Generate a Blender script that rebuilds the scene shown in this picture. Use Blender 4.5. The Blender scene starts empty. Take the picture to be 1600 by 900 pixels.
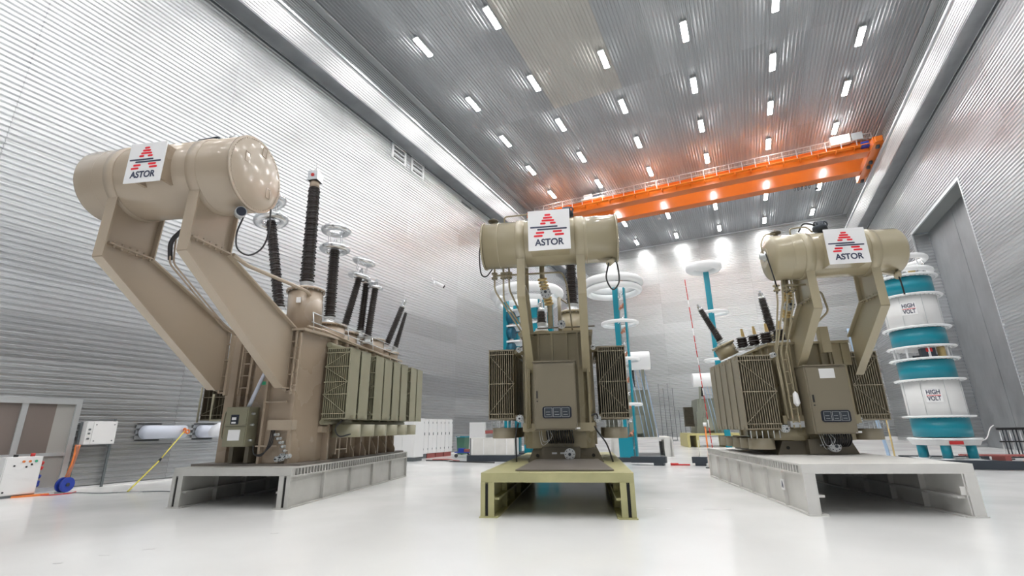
import bpy, math, random
from mathutils import Vector, Matrix
random.seed(7)
SC = bpy.context.scene
COL = SC.collection

# ------------------------------------------------------------------ camera
RIGHT = Vector((0.8985144, 0.4387445, -0.0132342))
UP = Vector((0.1349414, -0.2474084, 0.9594685))
FWD = Vector((-0.4176873, 0.8638822, 0.2815048))
cd = bpy.data.cameras.new('camera'); cam = bpy.data.objects.new('camera', cd); COL.objects.link(cam)
cd.sensor_width = 36; cd.sensor_fit = 'HORIZONTAL'; cd.lens = 744.31/1600*36; cd.clip_end = 300; cd.clip_start = .05
M3 = Matrix((RIGHT, UP, -FWD)).transposed()
cam.matrix_world = Matrix.Translation((0, 0, 1.6)) @ M3.to_4x4()
SC.camera = cam
# ------------------------------------------------------------------ world and exposure
w = bpy.data.worlds.new('world'); SC.world = w; w.use_nodes = True
w.node_tree.nodes['Background'].inputs[0].default_value = (.75, .85, 1, 1)
w.node_tree.nodes['Background'].inputs[1].default_value = .15
SC.view_settings.view_transform = 'Standard'; SC.view_settings.look = 'None'
SC.view_settings.exposure = 1.1; SC.view_settings.gamma = 1; SC.view_settings.use_curve_mapping = False
LAMP_STRENGTH = 62.0

# ------------------------------------------------------------------ materials
MATS = {}
def mat(name, col, rough=.5, metal=0., coat=0., emit=0., bump=None, var=None, ior=None, alpha=None, trans=0.):
    m = bpy.data.materials.new(name); m.use_nodes = True
    nt = m.node_tree; b = nt.nodes['Principled BSDF']
    b.inputs['Base Color'].default_value = (*col, 1)
    b.inputs['Roughness'].default_value = rough; b.inputs['Metallic'].default_value = metal
    if coat: b.inputs['Coat Weight'].default_value = coat; b.inputs['Coat Roughness'].default_value = .08
    if emit: b.inputs['Emission Color'].default_value = (1, .985, .965, 1); b.inputs['Emission Strength'].default_value = emit
    if trans: b.inputs['Transmission Weight'].default_value = trans
    if alpha is not None: b.inputs['Alpha'].default_value = alpha
    tc = None
    if bump or var: tc = nt.nodes.new('ShaderNodeTexCoord')
    if bump:
        sc, st, strech = bump
        mp = nt.nodes.new('ShaderNodeMapping'); mp.inputs['Scale'].default_value = strech
        nz = nt.nodes.new('ShaderNodeTexNoise'); nz.inputs['Scale'].default_value = sc; nz.inputs['Detail'].default_value = 2
        bp = nt.nodes.new('ShaderNodeBump'); bp.inputs['Strength'].default_value = st; bp.inputs['Distance'].default_value = .05
        nt.links.new(tc.outputs['Object'], mp.inputs[0]); nt.links.new(mp.outputs[0], nz.inputs[0])
        nt.links.new(nz.outputs[0], bp.inputs['Height']); nt.links.new(bp.outputs[0], b.inputs['Normal'])
    if var:
        sc, amt, rv = var
        nz = nt.nodes.new('ShaderNodeTexNoise'); nz.inputs['Scale'].default_value = sc; nz.inputs['Detail'].default_value = 4
        nt.links.new(tc.outputs['Object'], nz.inputs[0])
        hs = nt.nodes.new('ShaderNodeHueSaturation'); hs.inputs['Color'].default_value = (*col, 1)
        mr = nt.nodes.new('ShaderNodeMapRange'); mr.inputs[1].default_value = .3; mr.inputs[2].default_value = .7
        mr.inputs[3].default_value = 1-amt; mr.inputs[4].default_value = 1+amt
        nt.links.new(nz.outputs[0], mr.inputs[0]); nt.links.new(mr.outputs[0], hs.inputs['Value'])
        nt.links.new(hs.outputs[0], b.inputs['Base Color'])
        if rv:
            m2 = nt.nodes.new('ShaderNodeMapRange'); m2.inputs[1].default_value = .3; m2.inputs[2].default_value = .7
            m2.inputs[3].default_value = max(.03, rough-rv); m2.inputs[4].default_value = rough+rv
            nt.links.new(nz.outputs[0], m2.inputs[0]); nt.links.new(m2.outputs[0], b.inputs['Roughness'])
    MATS[name] = m
    return m
def cladding(name, col, rough, amt=.10, bstr=.12, metal=.8):
    """galvanised sheet: every panel has a slightly different tone and gloss"""
    m = mat(name, col, rough, metal, bump=(1.1, bstr, (1, 1, 1)))
    nt = m.node_tree; b = nt.nodes['Principled BSDF']
    oi = nt.nodes.new('ShaderNodeObjectInfo')
    hs = nt.nodes.new('ShaderNodeHueSaturation'); hs.inputs['Color'].default_value = (*col, 1)
    mr = nt.nodes.new('ShaderNodeMapRange'); mr.inputs[3].default_value = 1-amt; mr.inputs[4].default_value = 1+amt
    nt.links.new(oi.outputs['Random'], mr.inputs[0]); nt.links.new(mr.outputs[0], hs.inputs['Value'])
    nt.links.new(hs.outputs[0], b.inputs['Base Color'])
    m2 = nt.nodes.new('ShaderNodeMapRange'); m2.inputs[3].default_value = rough-.04; m2.inputs[4].default_value = rough+.05
    nt.links.new(oi.outputs['Random'], m2.inputs[0]); nt.links.new(m2.outputs[0], b.inputs['Roughness'])
    return m
cladding('clad_wall', (.55, .563, .575), .34, .08, .12, .92)
cladding('clad_fascia', (.52, .53, .54), .45, .04, .05, .5)
cladding('clad_ceiling', (.42, .44, .455), .45, .10, .12, .6)
cladding('clad_ceiling_warm', (.49, .485, .455), .47, .08, .12, .55)
mat('flat_galv', (.34, .355, .37), .42, .75, bump=(1.4, .45, (1, 1, .35)), var=(.7, .14, .06))
mat('soffit', (.24, .255, .255), .6)
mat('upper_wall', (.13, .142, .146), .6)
mat('ceiling_trim', (.48, .50, .51), .5)
mat('trim_metal', (.72, .75, .77), .35, .7)
mat('trim_dark', (.16, .18, .19), .5, .4)
mat('floor', (.86, .865, .86), .22, 0, coat=.2, var=(.35, .02, .05))
mat('lamp_glow', (1, 1, 1), .5, emit=LAMP_STRENGTH)
mat('lamp_body', (.8, .8, .8), .5)
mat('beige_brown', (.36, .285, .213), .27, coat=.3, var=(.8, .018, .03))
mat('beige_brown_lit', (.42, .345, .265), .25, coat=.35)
mat('rad_green', (.30, .285, .20), .42)
mat('rad_tan', (.31, .272, .198), .42)
mat('fin_gap_shade', (.035, .028, .022), .6)  # shade between radiator fins, put into the colour
mat('olive', (.30, .258, .165), .28, coat=.3, var=(.8, .018, .03))
mat('olive_cyl', (.385, .335, .225), .22, coat=.4)
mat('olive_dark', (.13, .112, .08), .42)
mat('cab_olive', (.225, .195, .14), .4)
mat('cab_green', (.245, .232, .16), .4)
mat('platform_grey', (.50, .495, .47), .5, var=(2.5, .07, 0))
mat('platform_white', (.68, .67, .645), .5, var=(2.5, .05, 0))
mat('platform_green', (.44, .42, .22), .5, var=(2.5, .10, 0))
mat('plate_taupe', (.20, .18, .16), .45, .2, var=(1.5, .12, 0))
mat('gap_shade', (.012, .012, .012), .8)  # near-black that paints the shade of open gaps and recesses
mat('porcelain', (.014, .007, .006), .25, coat=.2)
mat('silver', (.78, .80, .82), .22, .85)
mat('silver_matt', (.62, .64, .65), .4, .7)
mat('white_paint', (.85, .86, .87), .35)
mat('cabinet_white', (.80, .80, .80), .4)
mat('sheet_white', (.86, .86, .87), .5)
mat('logo_red', (.80, .02, .035), .5)
mat('logo_navy', (.045, .055, .10), .5)
mat('crane_orange', (.68, .165, .018), .2, coat=.4)
mat('crane_orange_light', (.90, .26, .03), .3)
mat('teal', (.0, .25, .34), .35, coat=.2)
mat('teal_dark', (.0, .10, .17), .4)
mat('black', (.02, .02, .022), .45)
mat('dark_steel', (.045, .055, .07), .45, .3)
mat('dark_glass', (.03, .035, .05), .08, 0, coat=.5)
mat('pane_brown', (.19, .16, .145), .15)
mat('pane_grey', (.36, .35, .33), .2)
mat('copper', (.55, .25, .17), .4, .5)
mat('red', (.55, .03, .03), .45)
mat('orange', (.80, .22, .05), .55)
mat('yellow', (.75, .66, .10), .45)
mat('blue', (.02, .05, .35), .4)
mat('sky_hose', (.35, .48, .65), .5)
mat('pipe_lilac', (.60, .64, .74), .4)
mat('bag_plastic', (.70, .72, .76), .3)
mat('bin_green', (.06, .16, .11), .45)
mat('yellow_olive', (.55, .50, .22), .5)
mat('gold', (.62, .47, .22), .35, .6)
mat('pallet_red', (.36, .10, .09), .6)
mat('far_grey', (.26, .275, .225), .4)
mat('floor_mark', (.50, .50, .50), .5)
mat('green_sign', (.02, .35, .18), .5)

# ------------------------------------------------------------------ mesh builder
class MB:
    def __init__(s): s.v = []; s.f = []; s.sm = []; s.mi = []; s.cur = 0
    def face(s, idx, smooth=False): s.f.append(idx); s.sm.append(smooth); s.mi.append(s.cur)
    def box(s, x0, x1, y0, y1, z0, z1):
        b = len(s.v)
        s.v += [(x0,y0,z0),(x1,y0,z0),(x1,y1,z0),(x0,y1,z0),(x0,y0,z1),(x1,y0,z1),(x1,y1,z1),(x0,y1,z1)]
        for q in ((0,3,2,1),(4,5,6,7),(0,1,5,4),(1,2,6,5),(2,3,7,6),(3,0,4,7)): s.face([b+i for i in q])
        return s
    def obox(s, p0, p1, w, h, up=(0,0,1)):
        """box along p0-p1, width w sideways, h along up"""
        p0 = Vector(p0); p1 = Vector(p1); d = (p1-p0).normalized(); u = Vector(up)
        if abs(d.dot(u)) > .98: u = Vector((0,1,0))
        a = d.cross(u).normalized(); u = a.cross(d).normalized(); b = len(s.v)
        for p in (p0, p1):
            for i, j in ((-1,-1),(1,-1),(1,1),(-1,1)): s.v.append(tuple(p+a*i*w/2+u*j*h/2))
        for q in ((0,1,2,3),(7,6,5,4),(0,4,5,1),(1,5,6,2),(2,6,7,3),(3,7,4,0)): s.face([b+i for i in q])
        return s
    def frame(s, d):
        d = Vector(d).normalized(); u = Vector((0,0,1)) if abs(d.z) < .9 else Vector((0,1,0))
        a = d.cross(u).normalized(); return d, a, a.cross(d).normalized()
    def lathe(s, prof, org, axis=(0,0,1), n=20, smooth=True, caps=True):
        org = Vector(org); d, a, u = s.frame(axis); b = len(s.v); m = len(prof)
        for r, z in prof:
            for k in range(n):
                t = 2*math.pi*k/n; s.v.append(tuple(org+d*z+(a*math.cos(t)+u*math.sin(t))*r))
        for i in range(m-1):
            for k in range(n):
                k2 = (k+1) % n; s.face([b+i*n+k, b+(i+1)*n+k, b+(i+1)*n+k2, b+i*n+k2], smooth)
        if caps:
            s.face([b+k for k in range(n)]); s.face([b+(m-1)*n+k for k in reversed(range(n))])
        return s
    def cyl(s, p0, p1, r, n=16, r1=None):
        p0 = Vector(p0); p1 = Vector(p1); return s.lathe([(r,0),(r if r1 is None else r1,(p1-p0).length)], p0, p1-p0, n)
    def tube(s, pts, r, n=8):
        pts = [Vector(p) for p in pts]; b = len(s.v); m = len(pts); a = None
        for i, p in enumerate(pts):
            d = (pts[min(i+1,m-1)]-pts[max(i-1,0)]).normalized()
            if a is None: _, a, u = s.frame(d)
            a = (a-d*a.dot(d)).normalized(); u = a.cross(d)
            for k in range(n):
                t = 2*math.pi*k/n; s.v.append(tuple(p+(a*math.cos(t)+u*math.sin(t))*r))
        for i in range(m-1):
            for k in range(n):
                k2 = (k+1) % n; s.face([b+i*n+k, b+(i+1)*n+k, b+(i+1)*n+k2, b+i*n+k2], True)
        s.face([b+k for k in range(n)]); s.face([b+(m-1)*n+k for k in reversed(range(n))])
        return s
    def torus(s, c, R, r, axis=(0,0,1), n=36, m=12, flat=1.):
        c = Vector(c); d, a, u = s.frame(axis); b = len(s.v)
        for i in range(n):
            t = 2*math.pi*i/n; e = a*math.cos(t)+u*math.sin(t)
            for k in range(m):
                q = 2*math.pi*k/m; s.v.append(tuple(c+e*(R+r*math.cos(q))+d*r*flat*math.sin(q)))
        for i in range(n):
            for k in range(m):
                i2 = (i+1) % n; k2 = (k+1) % m; s.face([b+i*m+k, b+i2*m+k, b+i2*m+k2, b+i*m+k2], True)
        return s
    def prism(s, poly, org, ax, ay, depth):
        """polygon in plane (ax, ay) at org, thickness vector depth"""
        org = Vector(org); ax = Vector(ax); ay = Vector(ay); depth = Vector(depth); b = len(s.v); n = len(poly)
        for o in (org, org+depth):
            for x, y in poly: s.v.append(tuple(o+ax*x+ay*y))
        s.face([b+i for i in range(n)]); s.face([b+n+i for i in reversed(range(n))])
        for i in range(n):
            j = (i+1) % n; s.face([b+i, b+n+i, b+n+j, b+j])
        return s
    def mesh(s, name, mats):
        me = bpy.data.meshes.new(name); me.from_pydata(s.v, [], s.f)
        if not isinstance(mats, (list, tuple)): mats = [mats]
        for m in mats: me.materials.append(MATS[m])
        me.polygons.foreach_set('use_smooth', s.sm); me.polygons.foreach_set('material_index', s.mi)
        import bmesh
        bm = bmesh.new(); bm.from_mesh(me); bmesh.ops.recalc_face_normals(bm, faces=bm.faces[:]); bm.to_mesh(me); bm.free()
        me.update(); return me
    def build(s, name, mats, parent=None, label=None, bevel=0):
        o = bpy.data.objects.new(name, s.mesh(name, mats)); COL.objects.link(o)
        if parent is not None: o.parent = parent
        if label: o['label'] = label
        if bevel:
            bv = o.modifiers.new('bevel', 'BEVEL'); bv.width = bevel; bv.segments = 2; bv.limit_method = 'ANGLE'
        return o
def inst(me, name, parent=None, loc=(0,0,0), rot=(0,0,0), scale=(1,1,1)):
    o = bpy.data.objects.new(name, me); COL.objects.link(o); o.location = loc; o.rotation_euler = rot; o.scale = scale
    if parent is not None: o.parent = parent
    return o
def thing(name, label, cat, loc=(0,0,0), rz=0, group=None):
    o = bpy.data.objects.new(name, None); COL.objects.link(o); o.location = loc; o.rotation_euler = (0,0,rz)
    o.empty_display_size = .2
    o['label'] = label; o['category'] = cat
    if group: o['group'] = group
    return o
def tag(o, label, cat, group=None):
    o['label'] = label; o['category'] = cat
    if group: o['group'] = group
    return o
def struct(o): o['kind'] = 'structure'; return o
def stuff(o): o['kind'] = 'stuff'; return o
def arc(c, r, a0, a1, ax, ay, n=10):
    c = Vector(c); ax = Vector(ax); ay = Vector(ay)
    return [c+ax*r*math.cos(a0+(a1-a0)*i/n)+ay*r*math.sin(a0+(a1-a0)*i/n) for i in range(n+1)]
def smooth_path(pts, n=6):
    """Catmull-Rom"""
    P = [Vector(p) for p in pts]; P = [P[0]*2-P[1]]+P+[P[-1]*2-P[-2]]; out = []
    for i in range(1, len(P)-2):
        for k in range(n):
            t = k/n; a, b, c, d = P[i-1:i+3]
            out.append(.5*((2*b)+(c-a)*t+(2*a-5*b+4*c-d)*t*t+(3*b-a-3*c+d)*t**3))
    out.append(P[-2]); return out
def bend_path(pts, r=.08, n=4):
    """polyline with rounded corners"""
    P = [Vector(p) for p in pts]; out = [P[0]]
    for i in range(1, len(P)-1):
        a = (P[i-1]-P[i]); b = (P[i+1]-P[i]); q = min(r, a.length*.45, b.length*.45)
        p0 = P[i]+a.normalized()*q; p1 = P[i]+b.normalized()*q
        for k in range(n+1):
            t = k/n; out.append((1-t)**2*p0+2*t*(1-t)*P[i]+t*t*p1)
    out.append(P[-1]); return out
def text_mesh(txt, size, depth=.004, bold=.0, name='letter'):
    c = bpy.data.curves.new(name, 'FONT'); c.body = txt; c.size = size; c.extrude = depth/2; c.offset = bold
    c.align_x = 'CENTER'; c.align_y = 'CENTER'
    o = bpy.data.objects.new(name, c); COL.objects.link(o)
    dg = bpy.context.evaluated_depsgraph_get(); me = bpy.data.meshes.new_from_object(o.evaluated_get(dg))
    bpy.data.objects.remove(o); return me

# ------------------------------------------------------------------ hall
XL, XR, YF, YB, ZC = -18.7, 12.4, -14.0, 60.0, 24.0
AY0, AY1, AZ, AX = 33.2, 42.35, 14.9, 13.35
mb = MB(); mb.box(XL-.3, XR+1.4, YF, YB+.3, -.2, 0); floor = struct(mb.build('floor', 'floor'))
for i, (x, y, a, l) in enumerate(((-8.04, 4.54, 0.50, 0.22), (-8.26, 4.10, 0.10, 0.20), (-8.32, 3.62, 0.20, 0.12), (-7.27, 6.02, 0.10, 0.14), (-2.11, 10.59, 0.30, 0.25), (-1.76, 10.72, 0.30, 0.15), (-0.86, 10.98, 0.35, 0.50), (-3.25, 8.87, 0.90, 0.50), (-2.05, 17.38, 0.30, 0.50))):
    pts = []
    for k in range(9): pts.append((l*.5*math.cos(k/9*6.283)*(.8+.4*random.random()), .05*math.sin(k/9*6.283)*(.5+random.random())))
    o = MB().prism(pts, (0,0,0), (1,0,0), (0,1,0), (0,0,.0015)).build('floor_scuff', 'floor_mark', floor)
    o.location = (x, y, 0); o.rotation_euler = (0,0,a)

def rib_panel(name, L, H, nr, d, m):
    """corrugated sheet, ribs along +X (length L), stacked along +Z (height H), facing -Y"""
    b = MB(); p = H/nr; prof = []
    for i in range(nr):
        z = i*p; prof += [(0, z), (0, z+p*.34), (-d, z+p*.52), (-d, z+p*.82)]
    prof.append((0, H)); prof.append((.02, H))
    n = len(prof)
    for x in (0, L):
        for y, z in prof: b.v.append((x, y, z))
    for i in range(n-1): b.face([i, n+i, n+i+1, i+1])
    return b.mesh(name, m)
PW = rib_panel('cladding_panel', 1, 1, 7, .06, 'clad_wall')
PC = rib_panel('ceiling_panel', 1, 1, 6, .045, 'clad_ceiling')
PCW = rib_panel('ceiling_panel', 1, 1, 6, .045, 'clad_ceiling_warm')
def clad(parent, org, rot, L, H, me, name='cladding_panel'):
    inst(me, name, parent, org, rot, (L-.012, 1, H-.004))
ROWS = [(i*1.24167, (i+1)*1.24167) for i in range(12)]+[(14.9+i*1.3, 14.9+(i+1)*1.3) for i in range(7)]
wl = struct(MB().box(XL-.3, XL-.03, YF, YB, 0, ZC).build('wall_left', 'flat_galv'))
ycuts = [YF+i*(YB-YF)/12 for i in range(13)]
DY0, DY1, DZ = 5.2, 7.80, 2.62           # door bay in the left wall
for z0, z1 in ROWS:
    for a, b in zip(ycuts, ycuts[1:]):
        segs = [(a, b)]
        if z0 < DZ-.2:
            segs = [(s, e) for s, e in ((a, min(b, DY0)), (max(a, DY1), b)) if e-s > .05]
        for s_, e_ in segs: clad(wl, (XL, e_, z0), (0,0,-math.pi/2+math.pi), e_-s_, z1-z0, PW) if False else clad(wl, (XL, s_, z0), (0,0,math.pi/2), e_-s_, z1-z0, PW)
wb = struct(MB().box(XL, XR, YB+.03, YB+.3, 0, ZC).build('wall_back', 'flat_galv'))
for z0, z1 in ROWS:
    for i in range(6): clad(wb, (XL+i*(XR-XL)/6, YB, z0), (0,0,0), (XR-XL)/6, z1-z0, PW)
wr = struct(MB().box(XR+.03, XR+.3, YF, AY0, 0, ZC).box(XR+.03, XR+.3, AY1, YB, 0, ZC).box(XR+.03, XR+.3, AY0, AY1, AZ, ZC).build('wall_right', 'flat_galv'))
rc = [YF+i*(AY0-YF)/8 for i in range(9)]+[AY1]+[AY1+i*(YB-AY1)/3 for i in range(1, 4)]
for z0, z1 in ROWS:
    for a, b in zip(rc, rc[1:]):
        if a >= AY0-.01 and b <= AY1+.01 and z0 < AZ-.1: continue
        clad(wr, (XR, b, z0), (0,0,-math.pi/2), b-a, z1-z0, PW)
# alcove in the right wall
al = struct(MB().box(AX, AX+.2, AY0, AY1, 0, AZ).box(XR+.03, AX, AY0-.1, AY0, 0, AZ).build('wall_alcove', 'flat_galv'))
struct(MB().box(XR+.05, AX+.1, AY0+.01, AY1-.01, AZ-.02, AZ-.005).build('ceiling_alcove', 'soffit'))
for i in range(2):
    MB().box(AX-.03, AX, AY0+i*(AY1-AY0)/2+.02, AY0+(i+1)*(AY1-AY0)/2-.02, .02, AZ-.04).build('door_leaf_panel', 'flat_galv', al)
for i in range(9):
    inst(PW, 'cladding_panel', al, (XR+.06, AY1-.02, i*(AZ-.04)/9), (0,0,0), (AX-XR-.10, 1, AZ/9-.008))
struct(MB().box(XR-.06, XR+.05, AY0-.12, AY0, 0, AZ+.16).box(XR-.06, XR+.05, AY1, AY1+.12, 0, AZ+.16).box(XR-.06, XR+.045, AY0, AY1, AZ-.03, AZ+.16).build('trim_1', 'trim_metal'))
struct(MB().box(XL-.3, XR+.3, YF-.3, YF, 0, ZC).build('wall_front', 'flat_galv'))
ce = struct(MB().box(XL-.3, XR+.3, YF-.3, YB+.3, ZC+.05, ZC+.3).build('ceiling', 'flat_galv'))
nx, ny = 25, 7
cw = (XR-XL)/nx; cl = (YB-YF)/ny
for i in range(nx):
    for j in range(ny):
        # ribs run along the hall; sheet faces down
        o = inst(PCW if (7 <= i <= 10 and j in (3,)) else PC, 'ceiling_panel', ce)
        M = Matrix(((0,0,1,XL+i*cw),(1,0,0,YF+j*cl),(0,1,0,ZC),(0,0,0,1)))
        o.matrix_basis = M @ Matrix.Diagonal((cl-.012, 1, cw-.004, 1))
for n_, (x0, x1) in enumerate(((XL, XL+.45), (XR-.4, XR))):
    struct(MB().box(x0, x1, YF, YB, ZC-.16, ZC-.05).build('trim_%d' % (n_+2), 'ceiling_trim'))
    xq = XL+.01 if n_ == 0 else XR-.05
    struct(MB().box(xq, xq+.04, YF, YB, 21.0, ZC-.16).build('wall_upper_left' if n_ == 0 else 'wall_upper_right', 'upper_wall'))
struct(MB().box(XL, XR, YB-.16, YB-.04, ZC-.16, ZC-.04).build('trim_4', 'trim_metal'))
struct(MB().box(XL+.004, XL+.02, YF, DY0, 0, .1).box(XL+.004, XL+.04, DY1, YB, 0, .06).build('baseboard_left', 'cabinet_white'))
struct(MB().box(XL, XR, YB-.08, YB-.02, 0, .3).build('baseboard_back', 'cabinet_white'))
# crane runway fascias on both sides
PF = rib_panel('fascia_panel', 1, 1, 8, .025, 'clad_fascia')
for side in (-1, 1):
    if side < 0: xw, xi = XL, XL+1.15
    else: xw, xi = XR, XR-1.0
    a, b = min(xw, xi), max(xw, xi)
    m = MB(); m.box(a+.05*(side > 0), b-.05*(side < 0), YF, YB, 19.55, 19.68); m.box(a+.06, b-.06, YF, YB, 19.68, 21.1)
    rw = struct(m.build('runway_left' if side < 0 else 'runway_right', 'flat_galv'))
    for j in range(12):
        L = (YB-YF)/12
        if side < 0: inst(PF, 'fascia_panel', rw, (xi-.02, YF+j*L, 19.62), (0,0,math.pi/2), (L-.012, 1, 1.48))
        else: inst(PF, 'fascia_panel', rw, (xi+.02, YF+(j+1)*L, 19.62), (0,0,-math.pi/2), (L-.012, 1, 1.48))
    m = MB(); m.box(xi-.1 if side > 0 else xi-.12, xi+.12 if side > 0 else xi+.1, YF, YB, 21.1, 21.2)
    m.box(xi-.02-(.1 if side < 0 else -.1)-.04, xi-.02-(.1 if side < 0 else -.1)+.04, YF, YB, 21.2, 21.35)
    m.build('crane_rail', 'trim_metal', rw)
    for j in range(30): MB().box(xi-.05*side-.03, xi-.05*side+.03, 2+j*2, 2.1+j*2, 21.12, 21.3).build('rail_clip', 'trim_dark', rw)
    # shadow joint and cable tray below
    m = MB(); xa = xw+(.03 if side < 0 else -.12); m.box(xa, xa+.09, YF, YB, 19.46, 19.53); struct(m.build('trim_%d' % (5 if side < 0 else 6), 'trim_dark'))
    m = MB(); xa = xw+(.16 if side < 0 else -.22); m.box(xa, xa+.06, YF, YB, 19.49, 19.54); struct(m.build('trim_%d' % (7 if side < 0 else 8), 'silver'))

# ------------------------------------------------------------------ ceiling lamps
LX_ = [-14.95, -10.2, -5.4, -.55, 4.2, 8.87]
LY_ = [-12.8, -7.6, -2.4, 2.8, 7.9, 13.1, 19.0, 24.95, 30.1, 35.2, 40.4, 45.5, 50.9, 57.4]
body = MB().box(-.18, .18, -.82, .82, -.10, 0).box(-.05, -.02, -.7, -.66, 0, .1).box(.02, .05, .66, .7, 0, .1).mesh('housing', 'lamp_body')
diff = MB().box(-.14, .14, -.77, .77, -.13, -.10).mesh('diffuser', 'lamp_glow')
COLN = ['nearest the left wall', 'second in from the left wall', 'third in from the left wall', 'third in from the right wall', 'second in from the right wall', 'nearest the right wall']
ORD = ['first', 'second', 'third', 'fourth', 'fifth', 'sixth', 'seventh', 'eighth']
for i, x in enumerate(LX_):
    for j, y in enumerate(LY_):
        k = j-6
        if k >= 0: lab = 'LED ceiling lamp, row %s, %s from the photo top' % (COLN[i], ORD[k])
        else: lab = 'LED ceiling lamp, row %s, %s overhead or behind the viewer' % (COLN[i], ORD[5-j])
        t = thing('ceiling_lamp', lab, 'ceiling lamp', (x, y, ZC-.09), 0, 'ceiling lamps in six rows' if k >= 0 else 'ceiling lamps behind the viewer')
        inst(body, 'housing', t); inst(diff, 'diffuser', t)

# ------------------------------------------------------------------ overhead crane
cr = thing('overhead_crane', 'orange twin-girder overhead crane spanning the hall below the ceiling', 'crane', (-3.0, 41, 21.57))
def cb(m, x0, x1, y0, y1, z0, z1): return m.box(x0+3, x1+3, y0-41, y1-41, z0-21.57, z1-21.57)
m = MB(); cb(m, -17.3, 11.3, 41.0, 41.8, 21.62, 22.5); cb(m, -17.3, 11.3, 40.92, 41.88, 21.57, 21.62); cb(m, -17.3, 11.3, 40.92, 41.88, 22.5, 22.55)
g1 = m.build('girder', 'crane_orange', cr)
m = MB(); cb(m, -17.3, 11.3, 44.3, 45.1, 21.65, 22.75); cb(m, -17.3, 11.3, 44.22, 45.18, 21.58, 21.65); cb(m, -17.3, 11.3, 44.22, 45.18, 22.75, 22.8)
g2 = m.build('girder', 'crane_orange', cr)
m = MB(); cb(m, -17.0, 11.0, 40.5, 40.92, 22.02, 22.06); m.build('walkway', 'crane_orange_light', cr)
m = MB(); cb(m, -17.0, 11.0, 40.52, 40.56, 22.85, 22.9); cb(m, -17, 11, 40.52, 40.55, 22.5, 22.53)
for i in range(29): cb(m, -17+i, -16.95+i, 40.52, 40.57, 22.06, 22.9)
m.build('handrail', 'silver_matt', cr)
for i in range(24):
    x = -16.6+i*1.2; m = MB(); cb(m, x, x+.05, 40.5, 41.0, 21.8, 22.04); m.build('bracket', 'crane_orange', g1)
for x in (-17.4, 10.8):
    m = MB(); cb(m, x, x+.6, 39.6, 46.4, 21.45, 22.0); cb(m, x+.1, x+.5, 39.4, 39.6, 21.5, 21.9); et = m.build('end_truck', 'crane_orange', cr)
    for y in (40.1, 42.6, 43.4, 45.9): MB().cyl((x+3.2, y-41, -.14), (x+3.4, y-41, -.14), .2, 14).build('wheel', 'dark_steel', et)
m = MB(); cb(m, 10.3, 10.8, 40.6, 41.0, 21.9, 22.3); m.build('drive_motor', 'blue', cr)
m = MB(); cb(m, 8.4, 9.7, 40.5, 41.0, 22.5, 23.2); mb2 = m.build('electrical_cabinet', 'cabinet_white', cr)
m = MB(); cb(m, 9.8, 10.5, 40.5, 41.0, 22.55, 23.15); m.build('electrical_cabinet', 'silver_matt', cr)
tr = MB(); cb(tr, -12.3, -10.0, 41.2, 44.9, 22.82, 22.95); cb(tr, -12.1, -11.3, 41.6, 43, 22.95, 23.6); tr = tr.build('hoist_trolley', 'cabinet_white', cr)
m = MB(); m.cyl((-7.9, .8, 1.75), (-7.9, 2.9, 1.75), .35, 18); m.build('hoist_drum', 'dark_steel', tr)
hk = MB()
for dx in (-.12, .12): hk.cyl((-4.0+3-.3+dx, 2, .0), (-4.3+3+dx, 2, 1.1), .015, 6)
# small lights / fittings hanging under the crane
for i, (x, y) in enumerate(((-5.6, 44.9), (7.6, 44.9))):
    m = MB(); m.cyl((x+3, y-41, -.42), (x+3, y-41, 0), .02, 6); m.lathe([(.05,-.62),(.14,-.6),(.14,-.5),(.04,-.42)], (x+3, y-41, 0)); m.build('hanging_fitting', 'silver_matt' if i == 0 else 'dark_steel', cr)
m = MB()
for i in range(5): m.torus((6.0+3+i*.28, 3.9, -.22), .14, .025, (1, .3, 0), 14, 6)
m.build('cable_festoon', 'black', cr)

# ------------------------------------------------------------------ transformers
TILT = math.radians(17.5)
ORG = {'L': (-11.862, 6.947), 'C': (-4.82, 8.49), 'R': (.68, 10.83)}
DECK = {'L': .83, 'C': .78, 'R': .88}

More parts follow.
